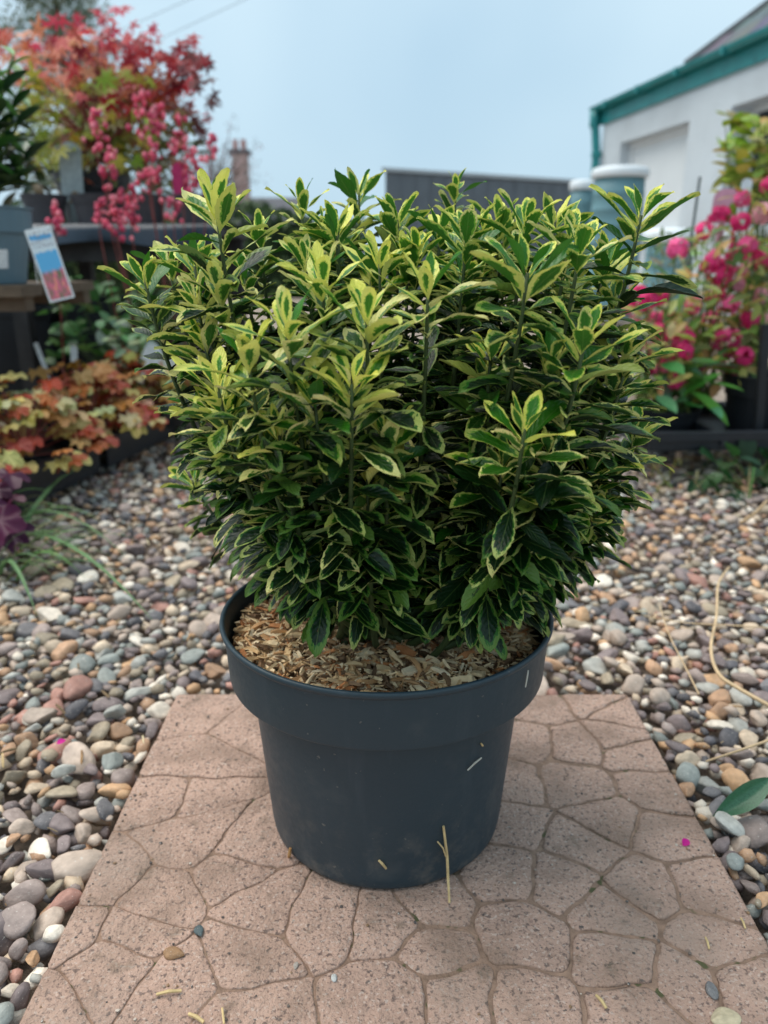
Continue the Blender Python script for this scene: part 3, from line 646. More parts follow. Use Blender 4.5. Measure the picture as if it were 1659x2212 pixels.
pth = [cp(-.07, -.10, WT + .03), cp(-.07, -.10, WT - .12), cp(-.05, -.09, WT - .20), cp(-.02, -.075, WT - .42), cp(0, -.07, WT - .5), cp(0, -.07, 0)]
dp = MB().add(*tube(pth, [.075, .065, .055, .055, .055, .055], 14)).build('downpipe', m_teal, cot, smooth=True)
for z in (WT - .14, WT - .52, .9): MB().add(*lathe([(.056, -.03), (.07, -.03), (.07, .03), (.056, .03)], 16, pth[1 if z > 2 else 4] * (1, 1, 0) + (0, 0, z))).build('pipe_collar', m_teal, dp)
# low lead roof at the far end, steeper hipped slate roof over the rest
m_felt = pmat('roof_felt', lin(90, 94, 98), rough=.9, var=.2, scale=5)
V = [cp(-.05, -.03, WT + .062), cp(2.4, -.03, WT + .062), cp(2.4, 5.4, WT + .9), cp(-.05, 5.4, WT + .9), cp(-.05, -.03, WT + .012), cp(2.4, -.03, WT + .012), cp(2.4, 5.4, WT + .85), cp(-.05, 5.4, WT + .85)]
MB().add(V, [(0, 1, 2, 3), (7, 6, 5, 4), (0, 4, 5, 1), (1, 5, 6, 2), (2, 6, 7, 3), (3, 7, 4, 0)]).build('low_roof', m_felt, cot)
SL = math.tan(R(40)); T0 = 2.2
def rp(t, w_, up=0): return cp(t, w_, WT + .07 + (w_ + .06) * SL + up)
V = [rp(T0, -.06), rp(8.2, -.06), rp(8.2 - 0, 2.7), rp(T0 + 2.76, 2.7), cp(T0, 5.46, WT + .07), cp(8.2, 5.46, WT + .07)]
roof = MB().add(V, [(0, 1, 2, 3), (0, 3, 4), (3, 2, 5, 4), (1, 5, 2), (0, 4, 5, 1)]).build('roof', m_felt, cot)
sl_me = MB().add(*box(-.123, .123, -.01, .30, 0, .011)).mesh('slate'); sl_me.materials.append(m_slate)
up = norm(CN + np.array((0, 0, SL))); nn = norm(np.cross(CT, up)); nn = nn if nn[2] > 0 else -nn
for row in range(13):
    wv = -.05 + row * .19 * math.cos(R(40))
    for k in range(22):
        t = T0 + .12 + (.125 if row % 2 else 0) + k * .25
        if t < T0 + wv + .12 or t > 7.2: continue
        obj('slate', sl_me, None, roof, M=frame(rp(t, wv) + nn * (.012 + rnd(0, .004)), up + nn * .05, nn), color=jit(lin(84, 88, 94), .14))
hp0, hp1 = rp(T0, -.06) + nn * .03, rp(T0 + 2.76, 2.7) + nn * .03
MB().add(*tube([hp0, hp1], .05, 8)).build('hip_ridge', m_felt, roof)

# ------------------------------------------------------------------ low dark grey shed, barrels
m_shed = pmat('dark_grey_cladding', lin(104, 110, 116), rough=.7, var=.12, scale=3)
shed = thing('shed', (1.8, 15.5, GZ), 'low dark grey flat roofed shed behind the shrub, beside the cottage', 'shed')
A, B = np.array((.02, 14.0, 0)), np.array((4.3, 16.3, 0)); dv = norm(B - A); nv = np.array((.25, .97, 0)); ln = np.linalg.norm(B - A)
def sp(t, w_, z): return A + dv * t + nv * w_ + np.array((0, 0, z))
def sbox(t0, t1, w0, w1, z0, z1):
    V = [sp(t, w_, z) for z in (z0, z1) for w_ in (w0, w1) for t in (t0, t1)]
    return V, [(0, 2, 3, 1), (4, 5, 7, 6), (0, 1, 5, 4), (2, 6, 7, 3), (0, 4, 6, 2), (1, 3, 7, 5)]
MB().add(*sbox(.02, ln, .03, 3, GZ, 1.93)).build('wall', m_shed, shed)
for k in range(int(ln / .3)): MB().add(*sbox(k * .3 + .004, k * .3 + .292, 0, .026 + (k % 2) * .006, GZ, 1.92)).build('cladding_panel', m_shed, shed)
MB().add(*sbox(-.05, ln, -.06, 3.05, 1.932, 1.99)).build('roof_edge', pmat('pale_roof_trim', lin(178, 184, 188), rough=.6, var=.1, scale=3), shed)
m_butt = pmat('blue_grey_plastic', lin(104, 142, 150), rough=.45, var=.12, scale=5)
m_lid = pmat('white_lid', lin(226, 232, 236), rough=.5, var=.05, scale=5)
def barrel(vx, vy, Y, wpx, label):
    p = at(vx, vy, Y); r = wpx / FV * Y / 2 * .97; h = p[2]; e = thing('barrel', (p[0], Y, GZ), label, 'barrel', 'lidded barrels by the cottage')
    n_ = 28; prof = [(0, 0), (r*.86, 0), (r*.9, .02)]
    for k in range(1, 9):
        z = (h - .08) * k / 9; prof += [(r * (.9 + .05 * math.sin(math.pi * k / 9)), z - .012), (r * (.93 + .05 * math.sin(math.pi * k / 9)), z), (r * (.9 + .05 * math.sin(math.pi * k / 9)), z + .012)]
    prof += [(r*.9, h - .07), (0, h - .07)]
    MB().add(*lathe(prof, n_, (p[0], Y, 0))).build('body', m_butt, e, smooth=True)
    MB().add(*lathe([(r*.9, h - .085), (r*1.0, h - .085), (r*1.03, h - .06), (r*1.03, h - .03), (r*.97, h - .008), (r*.8, h), (0, h + .008)], n_, (p[0], Y, 0))).build('lid', m_lid, e, smooth=True)
barrel(1341, 362, 7.0, 112, 'tallest blue-grey barrel with white lid, below the teal downpipe')
barrel(1262, 390, 7.6, 56, 'small blue-grey barrel with white lid, left of the tallest barrel')
barrel(1452, 495, 5.2, 105, 'lower blue-grey barrel with white lid behind the pink flowers')

# ------------------------------------------------------------------ far house with chimney, trees, hedge, wires
m_pink = pmat('pinkish_stone', lin(186, 156, 150), rough=.9, var=.2, scale=1.5)
m_sroof = pmat('far_slate', lin(92, 92, 98), rough=.8, var=.15, scale=1)
fh = thing('far_house', (-7.2, 42, GZ), 'distant house with a pink stone chimney beyond the red maple', 'house')
MB().add(*box(-12, -4.5, 40.5, 46, GZ, 2.2)).build('wall', m_pink, fh)
V = [(-12.2, 40.2, 2.2), (-4.3, 40.2, 2.2), (-4.3, 43.2, 3.7), (-12.2, 43.2, 3.7), (-12.2, 46.2, 2.2), (-4.3, 46.2, 2.2)]
rf = MB().add(V, [(0, 1, 2, 3), (3, 2, 5, 4), (1, 5, 2), (0, 3, 4), (0, 4, 5, 1)]).build('roof', m_sroof, fh)
cpt = at(519, 345, 42); cx = cpt[0]
MB().add(*box(cx - .36, cx + .36, 41.6, 42.4, 2.6, cpt[2] + .25)).build('chimney', m_pink, rf)
MB().add(*box(cx - .5, cx + .5, 41.5, 42.5, cpt[2] + .25, cpt[2] + .42)).build('chimney', m_sroof, rf)
for dx in (-.2, .2): MB().add(*lathe([(.14, 0), (.11, .45), (.13, .5), (.0, .5)], 12, (cx + dx, 42, cpt[2] + .42))).build('chimney_pot', pmat('terracotta', lin(180, 130, 122), rough=.8), rf)
def blades(mb, P, size, tint):
    P = np.asarray(P); k = len(P); d = np.random.normal(size=(k, 3)); d /= np.linalg.norm(d, axis=1)[:, None]; e = np.cross(d, np.random.normal(size=(k, 3))); e /= np.linalg.norm(e, axis=1)[:, None] + 1e-9
    s = size * np.random.uniform(.6, 1.3, (k, 1)); V = np.stack([P - d*s, P + e*s*.45, P + d*s, P - e*s*.45], 1).reshape(-1, 3)
    T = np.repeat(np.array([tint[i] for i in np.random.randint(0, len(tint), k)]) * np.random.uniform(.75, 1.25, (k, 1)), 4, axis=0)
    mb.add(V, [np.arange(4 * k).reshape(-1, 4)], tint=T)
m_fol = pmat('far_foliage', attr='tint', rough=.6, var=.2, scale=3, transl=.25)
tp = at(130, 60, 22); tree = thing('tree', (tp[0], 22, GZ), 'tall loose grey-green tree far behind the red maple', 'tree')
tr = MB(); cl = []; H = 8.6
tr.add(*tube([(tp[0], 22, GZ), (tp[0] + .1, 22, 3), (tp[0] - .05, 22, 6), (tp[0], 22, H)], [.2, .15, .09, .02], 8))
for k in range(46):
    z = 2.4 + (H - 2.6) * k / 46; a = k * 2.4; l = 2.3 * (1 - (z - 2) / (H - 1.0)) * rnd(.6, 1.1) + .25; st = np.array((tp[0], 22, z)); en = st + np.array((math.cos(a) * l, math.sin(a) * l, rnd(-.1, .5) * l)); tr.add(*tube(bez(st, (st + en) / 2 + (0, 0, .1), en, 5), np.linspace(.04, .008, 5), 5))
    for q in range(7): cl.append((st + (en - st) * rnd(.35, 1.05), rnd(.14, .3)))
tr.build('trunk', M_bark, tree, smooth=True); fb = MB()
for c, r_ in cl: blades(fb, c + np.random.normal(0, r_, (46, 3)) * (1, 1, .6), .055, [lin(104, 120, 96), lin(86, 104, 80), lin(128, 134, 108)])
fb.build('crown', m_fol, tree, kind='stuff')
bt = at(470, 420, 26); bare = thing('tree', (bt[0], 26, GZ), 'small thinly leaved grey tree in the distance, left of the chimney', 'tree'); tr = MB(); tw = []
tr.add(*tube([(bt[0], 26, GZ), (bt[0], 26, 2.0), (bt[0] + .1, 26, 3.4)], [.12, .09, .03], 7))
for k in range(34):
    a = rnd(0, 6.28); z = rnd(1.6, 3.0); st = np.array((bt[0], 26, z)); en = st + np.array((math.cos(a) * rnd(.5, 1.6), math.sin(a) * 1.2, rnd(.5, 1.6))); pth = bez(st, (st + en) / 2 + (0, 0, rnd(-.2, .1)), en, 6); tr.add(*tube(pth, np.linspace(.03, .006, 6), 4)); tw += [pth[-1], pth[-2], pth[-3]]
tr.build('trunk', M_bark, bare); fb = MB()
for c in tw: blades(fb, c + np.random.normal(0, .16, (12, 3)), .05, [lin(120, 126, 124), lin(104, 104, 108), lin(150, 120, 122)])
fb.build('crown', m_fol, bare, kind='stuff')
hd = thing('hedge', (-4, 13, GZ), 'dark green hedge running behind the staging and the shrub', 'hedge'); hb = MB()
hc = np.stack([np.random.uniform(-9, -.3, 9000), np.random.uniform(12.4, 13.6, 9000), np.random.uniform(GZ, 1.25, 9000)], 1); hc[:, 2] *= 1 + .12 * np.sin(hc[:, 0] * 2.1)
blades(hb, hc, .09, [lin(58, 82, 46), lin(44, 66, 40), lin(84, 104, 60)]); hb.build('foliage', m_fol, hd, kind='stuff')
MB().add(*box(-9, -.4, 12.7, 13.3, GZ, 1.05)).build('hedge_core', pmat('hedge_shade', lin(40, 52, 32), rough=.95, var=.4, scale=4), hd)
m_wire = pmat('wire', lin(110, 116, 122), rough=.6)
for k, (vx0, vy0, vx1, vy1) in enumerate(((-200, 330, 760, -110), (-200, 262, 560, -70))):
    p, q = at(vx0, vy0, 24), at(vx1, vy1, 13); pth = bez(p, (p + q) / 2 - (0, 0, .08), q, 16)
    o = MB().add(*tube(pth, .0045, 5)).build('overhead_wire', m_wire); tag(o, ('lower' if k == 0 else 'upper') + ' of two thin overhead wires crossing the sky at upper left', 'wire', 'overhead wires')

# ------------------------------------------------------------------ left: staging with maple
def bench(name, x0, x1, y0, y1, zt, label, slat_d, mat, legs, rail=.08):
    e = thing(name, ((x0+x1)/2, (y0+y1)/2, GZ), label, 'bench'); y = y0
    while y < y1 - .02: MB().add(*box(x0 + rnd(0, .008), x1 - rnd(0, .008), y, min(y + slat_d - .012, y1), zt - .022, zt)).build('slat', mat, e); y += slat_d
    for x in legs:
        for yy in (y0 + .03, y1 - .07): MB().add(*box(x, x + .045, yy, yy + .045, GZ, zt - .0225 - rail)).build('leg', mat, e)
    for yy in (y0 + .032, y1 - .068): MB().add(*box(x0 + .01, x1 - .01, yy, yy + .04, zt - .0225 - rail, zt - .0225)).build('rail', mat, e)
    return e
bench('staging_bench', -1.75, -.52, 2.42, 3.1, .585, 'dark timber staging bench under the red maple and dark pots', .1, pmat('dark_timber', lin(58, 56, 56), rough=.85, var=.3, scale=20), (-1.72, -1.15, -.58))
m_sheet = pmat('blue_black_sheet', lin(42, 56, 70), rough=.35, var=.2, scale=12, bump=.004, bscale=14)
V = []; n = 40
for i in range(n):
    x = -1.75 + 1.25 * i / (n - 1)
    for y, z in ((2.60, .5885), (2.416, .5885), (2.405, .57), (2.402 + .012 * math.sin(x * 21), .53 + .01 * math.sin(x * 13))): V.append((x, y, z))
o = MB().add(V, [(i*4+k, i*4+k+1, i*4+k+5, i*4+k+4) for i in range(n-1) for k in range(3)]).build('plastic_sheet', m_sheet, smooth=True); tag(o, 'blue-black plastic sheet draped over the front edge of the staging bench', 'sheet')
for k, (x, y, r_, lab) in enumerate(((-1.04, 2.53, .066, 'dark grey pot on the bench edge, leftmost under the maple'), (-.885, 2.53, .07, 'dark grey pot on the bench edge, second from the left'), (-.735, 2.53, .066, 'dark grey pot on the bench edge, third from the left'), (-.595, 2.54, .06, 'dark grey pot at the right end of the bench edge'))):
    pot_thing((x, y, .5905), r_, .085, lab, pmat('grey_pot', lin(74, 72, 76), rough=.55, var=.15), group='dark pots along the bench edge')
pot_thing((-.98, 2.80, .5905), .12, .17, 'larger dark pot holding the red maple on the bench', group=None)
map_ = thing('japanese_maple', (-.98, 2.80, .73), 'small potted maple with red, orange and yellow-green leaves on the bench', 'maple')
mt = MB(); tops = []
mt.add(*tube([(-.98, 2.80, .70), (-.97, 2.80, .80), (-.95, 2.80, .90)], [.014, .011, .009], 8)); mt.build('trunk', M_bark, map_, smooth=True)
reg = [((-30, 230), (60, 180), 44, [lin(214, 120, 92), lin(200, 82, 70), lin(220, 140, 100)]), ((150, 420), (75, 250), 78, [lin(150, 34, 44), lin(190, 44, 52), lin(112, 28, 40), lin(176, 54, 60)]), ((70, 300), (15, 110), 16, [lin(214, 52, 80), lin(200, 64, 80)]),
       ((250, 360), (140, 220), 18, [lin(188, 92, 44), lin(170, 76, 40)]), ((30, 330), (150, 350), 86, [lin(158, 168, 54), lin(132, 150, 42), lin(182, 168, 60)]), ((120, 400), (220, 410), 46, [lin(134, 104, 54), lin(112, 112, 52), lin(150, 84, 60)]), ((380, 440), (95, 270), 12, [lin(92, 44, 50), lin(120, 60, 60)])]
mrest = MB(); pg = [palm_leaf(7 if i % 2 else 5, i) for i in range(4)]; m_mrest = pmat('maple_leaf_mixed', attr='tint', rough=.45, var=.2, scale=40, transl=.3)
for (xa, xb), (ya, yb), n_, cols in reg:
    for k in range(n_ * 3):
        p = at(rnd(xa, xb), rnd(ya, yb), rnd(2.55, 3.05)); t3, n3, s3 = norm((rnd(-1, 1), rnd(-.8, .5), rnd(-.9, .4))), (rnd(-.5, .5), rnd(-1.2, .1), rnd(.2, .9)), rnd(.034, .056)
        if k < n_: tops.append(p); put(map_, ME_palm, p, t3, n3, s3, random.choice(cols))
        else:
            V, F = random.choice(pg); p = p + (0, rnd(0, .2), 0); mrest.add((V * s3) @ np.array(frame(p, t3, n3).to_3x3()).T + p, F, tint=np.array(random.choice(cols)) * rnd(.7, 1.2))
mrest.build('leaves', m_mrest, map_, kind='stuff')
for p in random.sample(tops, 46):
    st = np.array((-.96, 2.80, rnd(.78, .9))); MB().add(*tube(bez(st, (st * .5 + p * .5) + (0, 0, .06), p, 7), np.linspace(.005, .0014, 7), 5)).build('branch', M_stemred, map_, smooth=True)

def clump(name, label, cat, pts_fn, n, mes, s, cols, group=None, base=None, stems_=0, tilt=.5):
    P_ = [pts_fn() for _ in range(n)]; c = np.mean(P_, axis=0) if base is None else np.array(base); c = np.array((c[0], c[1], base[2] if base is not None else 0.0)); e = thing(name, c, label, cat, group)
    for p in P_: put(e, mes, p, norm(np.array((rnd(-1, 1), rnd(-1, .4), rnd(-.5, .8)))), (rnd(-tilt, tilt), rnd(-tilt - .3, tilt), 1), rnd(*s), random.choice(cols))
    for p in random.sample(P_, min(stems_, n)):
        st = c + (rnd(-.03, .03), rnd(-.03, .03), 0); MB().add(*tube(bez(st, (st + p) / 2 + (0, 0, .03), p, 6), np.linspace(.003, .0012, 6), 5)).build('stem', M_stemgreen, e)
    return e
V3 = lambda xa, xb, ya, yb, Ya, Yb: (lambda: at(rnd(xa, xb), rnd(ya, yb), rnd(Ya, Yb)))
clump('laurel', 'dark green leafy shrub behind the maple at the back of the bench', 'shrub', V3(-30, 420, 270, 440, 3.12, 3.4), 230, ME_gloss, (.07, .12), [lin(48, 66, 40), lin(60, 80, 44), lin(40, 54, 36), lin(96, 84, 52)], base=(-1.0, 3.3, GZ), stems_=30)
# coral bells with pink flower spikes, on the ground in front of the bench
m_flo = pmat('coral_floret', attr='tint', rough=.55, var=.15, scale=60, transl=.25)
def coral(loc, spikes, label):
    e = thing('coral_bells', loc, label, 'flowers', 'coral bells in front of the bench'); I, Fi = ico(1)
    for vx, y0, y1, Y, wpx in spikes:
        tp_, bt_ = at(vx + rnd(-6, 6), y0, Y), at(vx, y1, Y); base = np.array((loc[0] + rnd(-.04, .04), loc[1] + rnd(-.04, .04), loc[2] + .03))
        MB().add(*tube(np.concatenate([bez(base, base * .4 + bt_ * .6 + (0, 0, -.05), bt_, 7), bez(bt_, (bt_ + tp_) / 2, tp_, 5)[1:]]), np.linspace(.0028, .001, 11), 5)).build('flower_stem', M_stemred, e, smooth=True)
        f = MB(); w_ = wpx * 1.35 / FV * Y
        for k in range(int((y1 - y0) * .27)):
            s = random.random() ** .85; c = bt_ + (tp_ - bt_) * s; a = rnd(0, 6.28); rr_ = w_ * (1 - .75 * s) * math.sqrt(random.random())
            c = c + (math.cos(a) * rr_, math.sin(a) * rr_ * .8, rnd(-.006, .006)); q = rnd(.005, .0088)
            f.add(I * (q, q, q * 1.25) + c, [Fi], tint=np.array(random.choice([lin(236, 110, 136), lin(222, 88, 118), lin(244, 146, 160), lin(200, 70, 104)])) * rnd(.8, 1.2))
        f.build('flower_spike', m_flo, e, smooth=True, kind='stuff')
    for k in range(26):
        a = rnd(0, 6.28); r_ = rnd(.02, .13); p = np.array(loc) + (math.cos(a) * r_, math.sin(a) * r_, rnd(.05, .15)); put(e, ME_lobed, p, (math.cos(a), math.sin(a), rnd(-.2, .4)), (math.cos(a) * .4, math.sin(a) * .4 - .4, 1), rnd(.025, .04), random.choice([lin(74, 112, 56), lin(96, 132, 66), lin(58, 92, 48)]))
    return e
coral((-.70, 2.28, .0), [(208, 232, 330, 2.25, 26), (232, 320, 470, 2.2, 34), (255, 420, 520, 2.2, 28), (215, 430, 500, 2.15, 18), (285, 400, 500, 2.25, 24)], 'coral bells with tall pink flower spikes, left clump before the bench')
coral((-.60, 2.36, .0), [(310, 195, 300, 2.35, 30), (340, 225, 350, 2.35, 34), (325, 310, 440, 2.3, 30), (395, 250, 380, 2.4, 26), (375, 420, 480, 2.3, 22), (420, 320, 420, 2.4, 22), (455, 290, 360, 2.4, 12)], 'coral bells with tall pink flower spikes, right clump nearer the shrub')
coral((-.88, 2.1, .0), [(120, 440, 508, 2.1, 20)], 'single dark pink flower spike rising left of the coral bells')
# green perennials at the foot of the bench
clump('geranium', 'mid green leafy perennial at the foot of the bench', 'plant', V3(100, 420, 600, 790, 2.15, 2.5), 190, ME_round, (.03, .055), [lin(62, 104, 50), lin(44, 80, 42), lin(88, 126, 60)], base=(-.72, 2.35, GZ), stems_=26)
clump('lady_mantle', 'pale grey-green leafy plant beside white labels, left of the shrub', 'plant', V3(215, 330, 690, 790, 2.0, 2.2), 44, ME_round, (.03, .05), [lin(142, 168, 132), lin(112, 146, 104), lin(164, 184, 150)], base=(-.68, 2.1, GZ), stems_=12)
clump('young_perennial', 'small bright green plant at the end of the caramel heucheras', 'plant', V3(340, 420, 760, 850, 2.1, 2.3), 34, ME_round, (.025, .04), [lin(126, 152, 62), lin(92, 128, 56)], base=(-.60, 2.2, GZ), stems_=8)

# black trays with caramel heucheras
def tray(p, q, wd, z0, z1, label, cells=5, group='black nursery trays'):
    p, q = np.array((*p, 0.)), np.array((*q, 0.)); d = norm(q - p); s = np.array((-d[1], d[0], 0)); ln_ = np.linalg.norm(q - p); e = thing('nursery_tray', (p + q) / 2 + s * wd / 2 + (0, 0, z0), label, 'tray', group)
    def bx(t0, t1, w0, w1, a, b_): V = [p + d * t + s * w_ + (0, 0, z) for z in (a, b_) for w_ in (w0, w1) for t in (t0, t1)]; return V, [(0, 2, 3, 1), (4, 5, 7, 6), (0, 1, 5, 4), (2, 6, 7, 3), (0, 4, 6, 2), (1, 3, 7, 5)]
    bd = MB().add(*bx(.012, ln_ - .012, .012, wd - .012, z0, z0 + .006))
    for w0, w1 in ((.010, .016), (wd - .016, wd - .010)): bd.add(*bx(.012, ln_ - .012, w0, w1, z0 + .0065, z1 - .0185))
    bd.build('tray_body', M_black, e)
    lip = MB()
    for a in ((0, ln_, -.004, .022), (0, ln_, wd - .022, wd + .004), (0, .022, .0225, wd - .0225), (ln_ - .022, ln_, .0225, wd - .0225)): lip.add(*bx(*a, z1 - .018, z1))
    lip.build('rim', M_black, e)
    for k in range(1, cells): MB().add(*bx(ln_ * k / cells - .008, ln_ * k / cells + .008, .0225, wd - .0225, z1 - .03, z1 - .004)).build('divider', M_black, e)
    return e
tray((-.735, 1.28), (-.655, 1.76), .32, .012, .088, 'black tray under the caramel heucheras, nearest the camera on the left')
tray((-.652, 1.775), (-.575, 2.25), .32, .010, .084, 'black tray under the far heucheras, left of the shrub')
CAR = [lin(222, 198, 130), lin(212, 182, 108), lin(204, 140, 74), lin(196, 96, 58), lin(186, 76, 54), lin(224, 204, 148), lin(196, 164, 86), lin(214, 186, 116), lin(206, 150, 84), lin(228, 206, 150)]
for k, (x, y, zt, n_, lab) in enumerate(((-.86, 1.42, .30, 90, 'caramel heuchera with reddish leaf tops at the left edge of the picture'), (-.775, 1.62, .25, 100, 'caramel heuchera in the near tray, second from the left edge'), (-.725, 1.82, .25, 100, 'orange and caramel heuchera in the middle of the row'), (-.68, 2.02, .25, 95, 'rusty orange heuchera, second from the shrub'), (-.625, 2.16, .22, 70, 'pale caramel heuchera nearest the shrub'))):
    e = thing('heuchera', (x, y, .09), lab, 'heuchera', 'caramel heucheras in the trays')
    MB().add(*lathe([(0, 0), (.05, 0), (.058, .05), (.05, .05), (0, .045)], 18, (x, y, .09 - .05))).build('root_ball', M_blackpot, e)
    for j in range(n_):
        a = rnd(0, 6.28); q = math.sqrt(random.random()); r_ = (.165 if k < 3 else .15) * q; z = .11 + (zt - .11) * (1 - q * q) * rnd(.7, 1.05) + (.01 if q < .6 else -.02 * random.random())
        p = np.array((x + r_ * math.cos(a), y + r_ * math.sin(a), z)); o = np.array((math.cos(a), math.sin(a), 0))
        put(e, ME_lobed, p, o + (0, 0, rnd(-.7, .25)), o * .8 * q + (rnd(-.3, .3), rnd(-.5, .1), 1), rnd(.020, .036), [c_ * .82 for c_ in random.choice(CAR[2:5] if (k in (0, 2, 3) and random.random() < .34) else CAR)])
        if j % 3 == 0: MB().add(*tube(bez((x, y, .08), ((x + p[0]) / 2, (y + p[1]) / 2, z), p, 5), .0016, 4)).build('leaf_stalk', M_stemred, e)
e = thing('heuchera', (-.80, 1.16, GZ), 'dark purple leaved heuchera at the left edge beside the grass', 'heuchera')
for k in range(14): p = at(rnd(-60, 22), rnd(1020, 1200), rnd(1.14, 1.25)); p[2] = max(p[2], .005); put(e, ME_lobed, p, (rnd(-.4, 1), rnd(-1, 0), rnd(-.8, .2)), (rnd(-.3, .6), -.7, .8), rnd(.024, .04), random.choice([lin(80, 24, 58), lin(64, 20, 48), lin(118, 40, 92)]))
for vx, vy in ((133, 1262 * .7373 + 0),): pass

# timber bench at far left with glossy shrub in a blue-grey pot, hanging tag
bench('timber_bench', -1.7, -.735, 1.62, 2.05, .435, 'weathered timber bench at the left edge carrying the blue-grey pot', .11, M_timber, (-1.6, -1.2), rail=.03)
m_bpot = pmat('blue_grey_pot', lin(92, 116, 128), rough=.5, var=.1, scale=14)
bp_ = at(-38, 610, 1.72); r_ = .105
pp = pot_thing((bp_[0], 1.74, .4355), r_, .155, 'blue-grey pot with a white label on the timber bench at the far left', m_bpot, band=.34)
lb = at(24, 556, 1.74 - r_); m_print = pmat('printed_label', lin(226, 230, 232), rough=.5, var=.03, speck=None)
t_ = m_print.node_tree; wv = t_.nodes.new('ShaderNodeTexWave'); wv.bands_direction = 'Z'; wv.inputs['Scale'].default_value = 42; wv.inputs['Distortion'].default_value = 0
nn_ = t_.nodes.new('ShaderNodeTexNoise'); nn_.inputs['Scale'].default_value = 260; tcn = t_.nodes.new('ShaderNodeTexCoord'); t_.links.new(tcn.outputs['Object'], wv.inputs['Vector']); t_.links.new(tcn.outputs['Object'], nn_.inputs['Vector'])
mu = t_.nodes.new('ShaderNodeMath'); mu.operation = 'MULTIPLY'; t_.links.new(wv.outputs['Fac'], mu.inputs[0]); t_.links.new(nn_.outputs['Fac'], mu.inputs[1])
g = t_.nodes.new('ShaderNodeMapRange'); g.inputs[1].default_value = .42; g.inputs[2].default_value = .5; g.inputs[4].default_value = .6; t_.links.new(mu.outputs[0], g.inputs[0])
bs = t_.nodes['Principled BSDF']; x = t_.nodes.new('ShaderNodeMix'); x.data_type = 'RGBA'; t_.links.new(g.outputs[0], x.inputs[0]); t_.links.new(bs.inputs['Base Color'].links[0].from_socket, x.inputs[6]); x.inputs[7].default_value = (*lin(90, 96, 104), 1); t_.links.new(x.outputs[2], bs.inputs['Base Color'])
V = []; n = 9
for i in range(n):
    a = math.atan2(lb[1] - 1.74, lb[0] - bp_[0]) + (i / (n - 1) - .5) * .62 - .12
    for z in (.468, .506): rr2 = r_ * (.745 + .185 * (z - .4355) / .102) + .0025; V.append((bp_[0] + rr2 * math.cos(a), 1.74 + rr2 * math.sin(a), z))
MB().add(V, [(i*2, i*2+2, i*2+3, i*2+1) for i in range(n-1)]).build('label', m_print, pp)
sh = thing('glossy_shrub', (bp_[0], 1.74, .56), 'dark green glossy leaved shrub in the blue-grey pot at left edge', 'shrub')
for (x0, y0), (x1, y1) in (((20, 430), (52, 175)), ((-40, 430), (-20, 160)), ((0, 430), (10, 250)), ((30, 430), (80, 330)), ((-60, 430), (-60, 220)), ((10, 430), (64, 230)), ((0, 430), (30, 120)), ((-30, 430), (-5, 300)), ((30, 430), (60, 390))):
    p0, p1_ = at(x0 * .4 - 25, y0, 1.74), at(x1, y1, 1.74 + rnd(-.06, .06)); pth = bez(p0, (p0 + p1_) / 2 + (rnd(-.02, .02), 0, .02), p1_, 12); MB().add(*tube(pth, np.linspace(.0045, .0025, 12), 6)).build('stem', pmat('lime_stem', lin(132, 150, 60), rough=.5) if x1 == 52 else M_stemgreen, sh, smooth=True)
    for k in range(13):
        s = .25 + .75 * k / 12; q = pth[min(int(s * 11), 11)]; a = k * 2.3; o = np.array((math.cos(a), math.sin(a), .1 + .8 * s * s))
        put(sh, ME_gloss, q, o, (-o[0] * .5, -o[1] * .5, 1), rnd(.06, .095) * (1 if s < .9 else .7), random.choice([lin(44, 76, 42), lin(34, 62, 38), lin(62, 96, 50)] if s < .85 else [lin(126, 164, 92), lin(104, 150, 74)]))
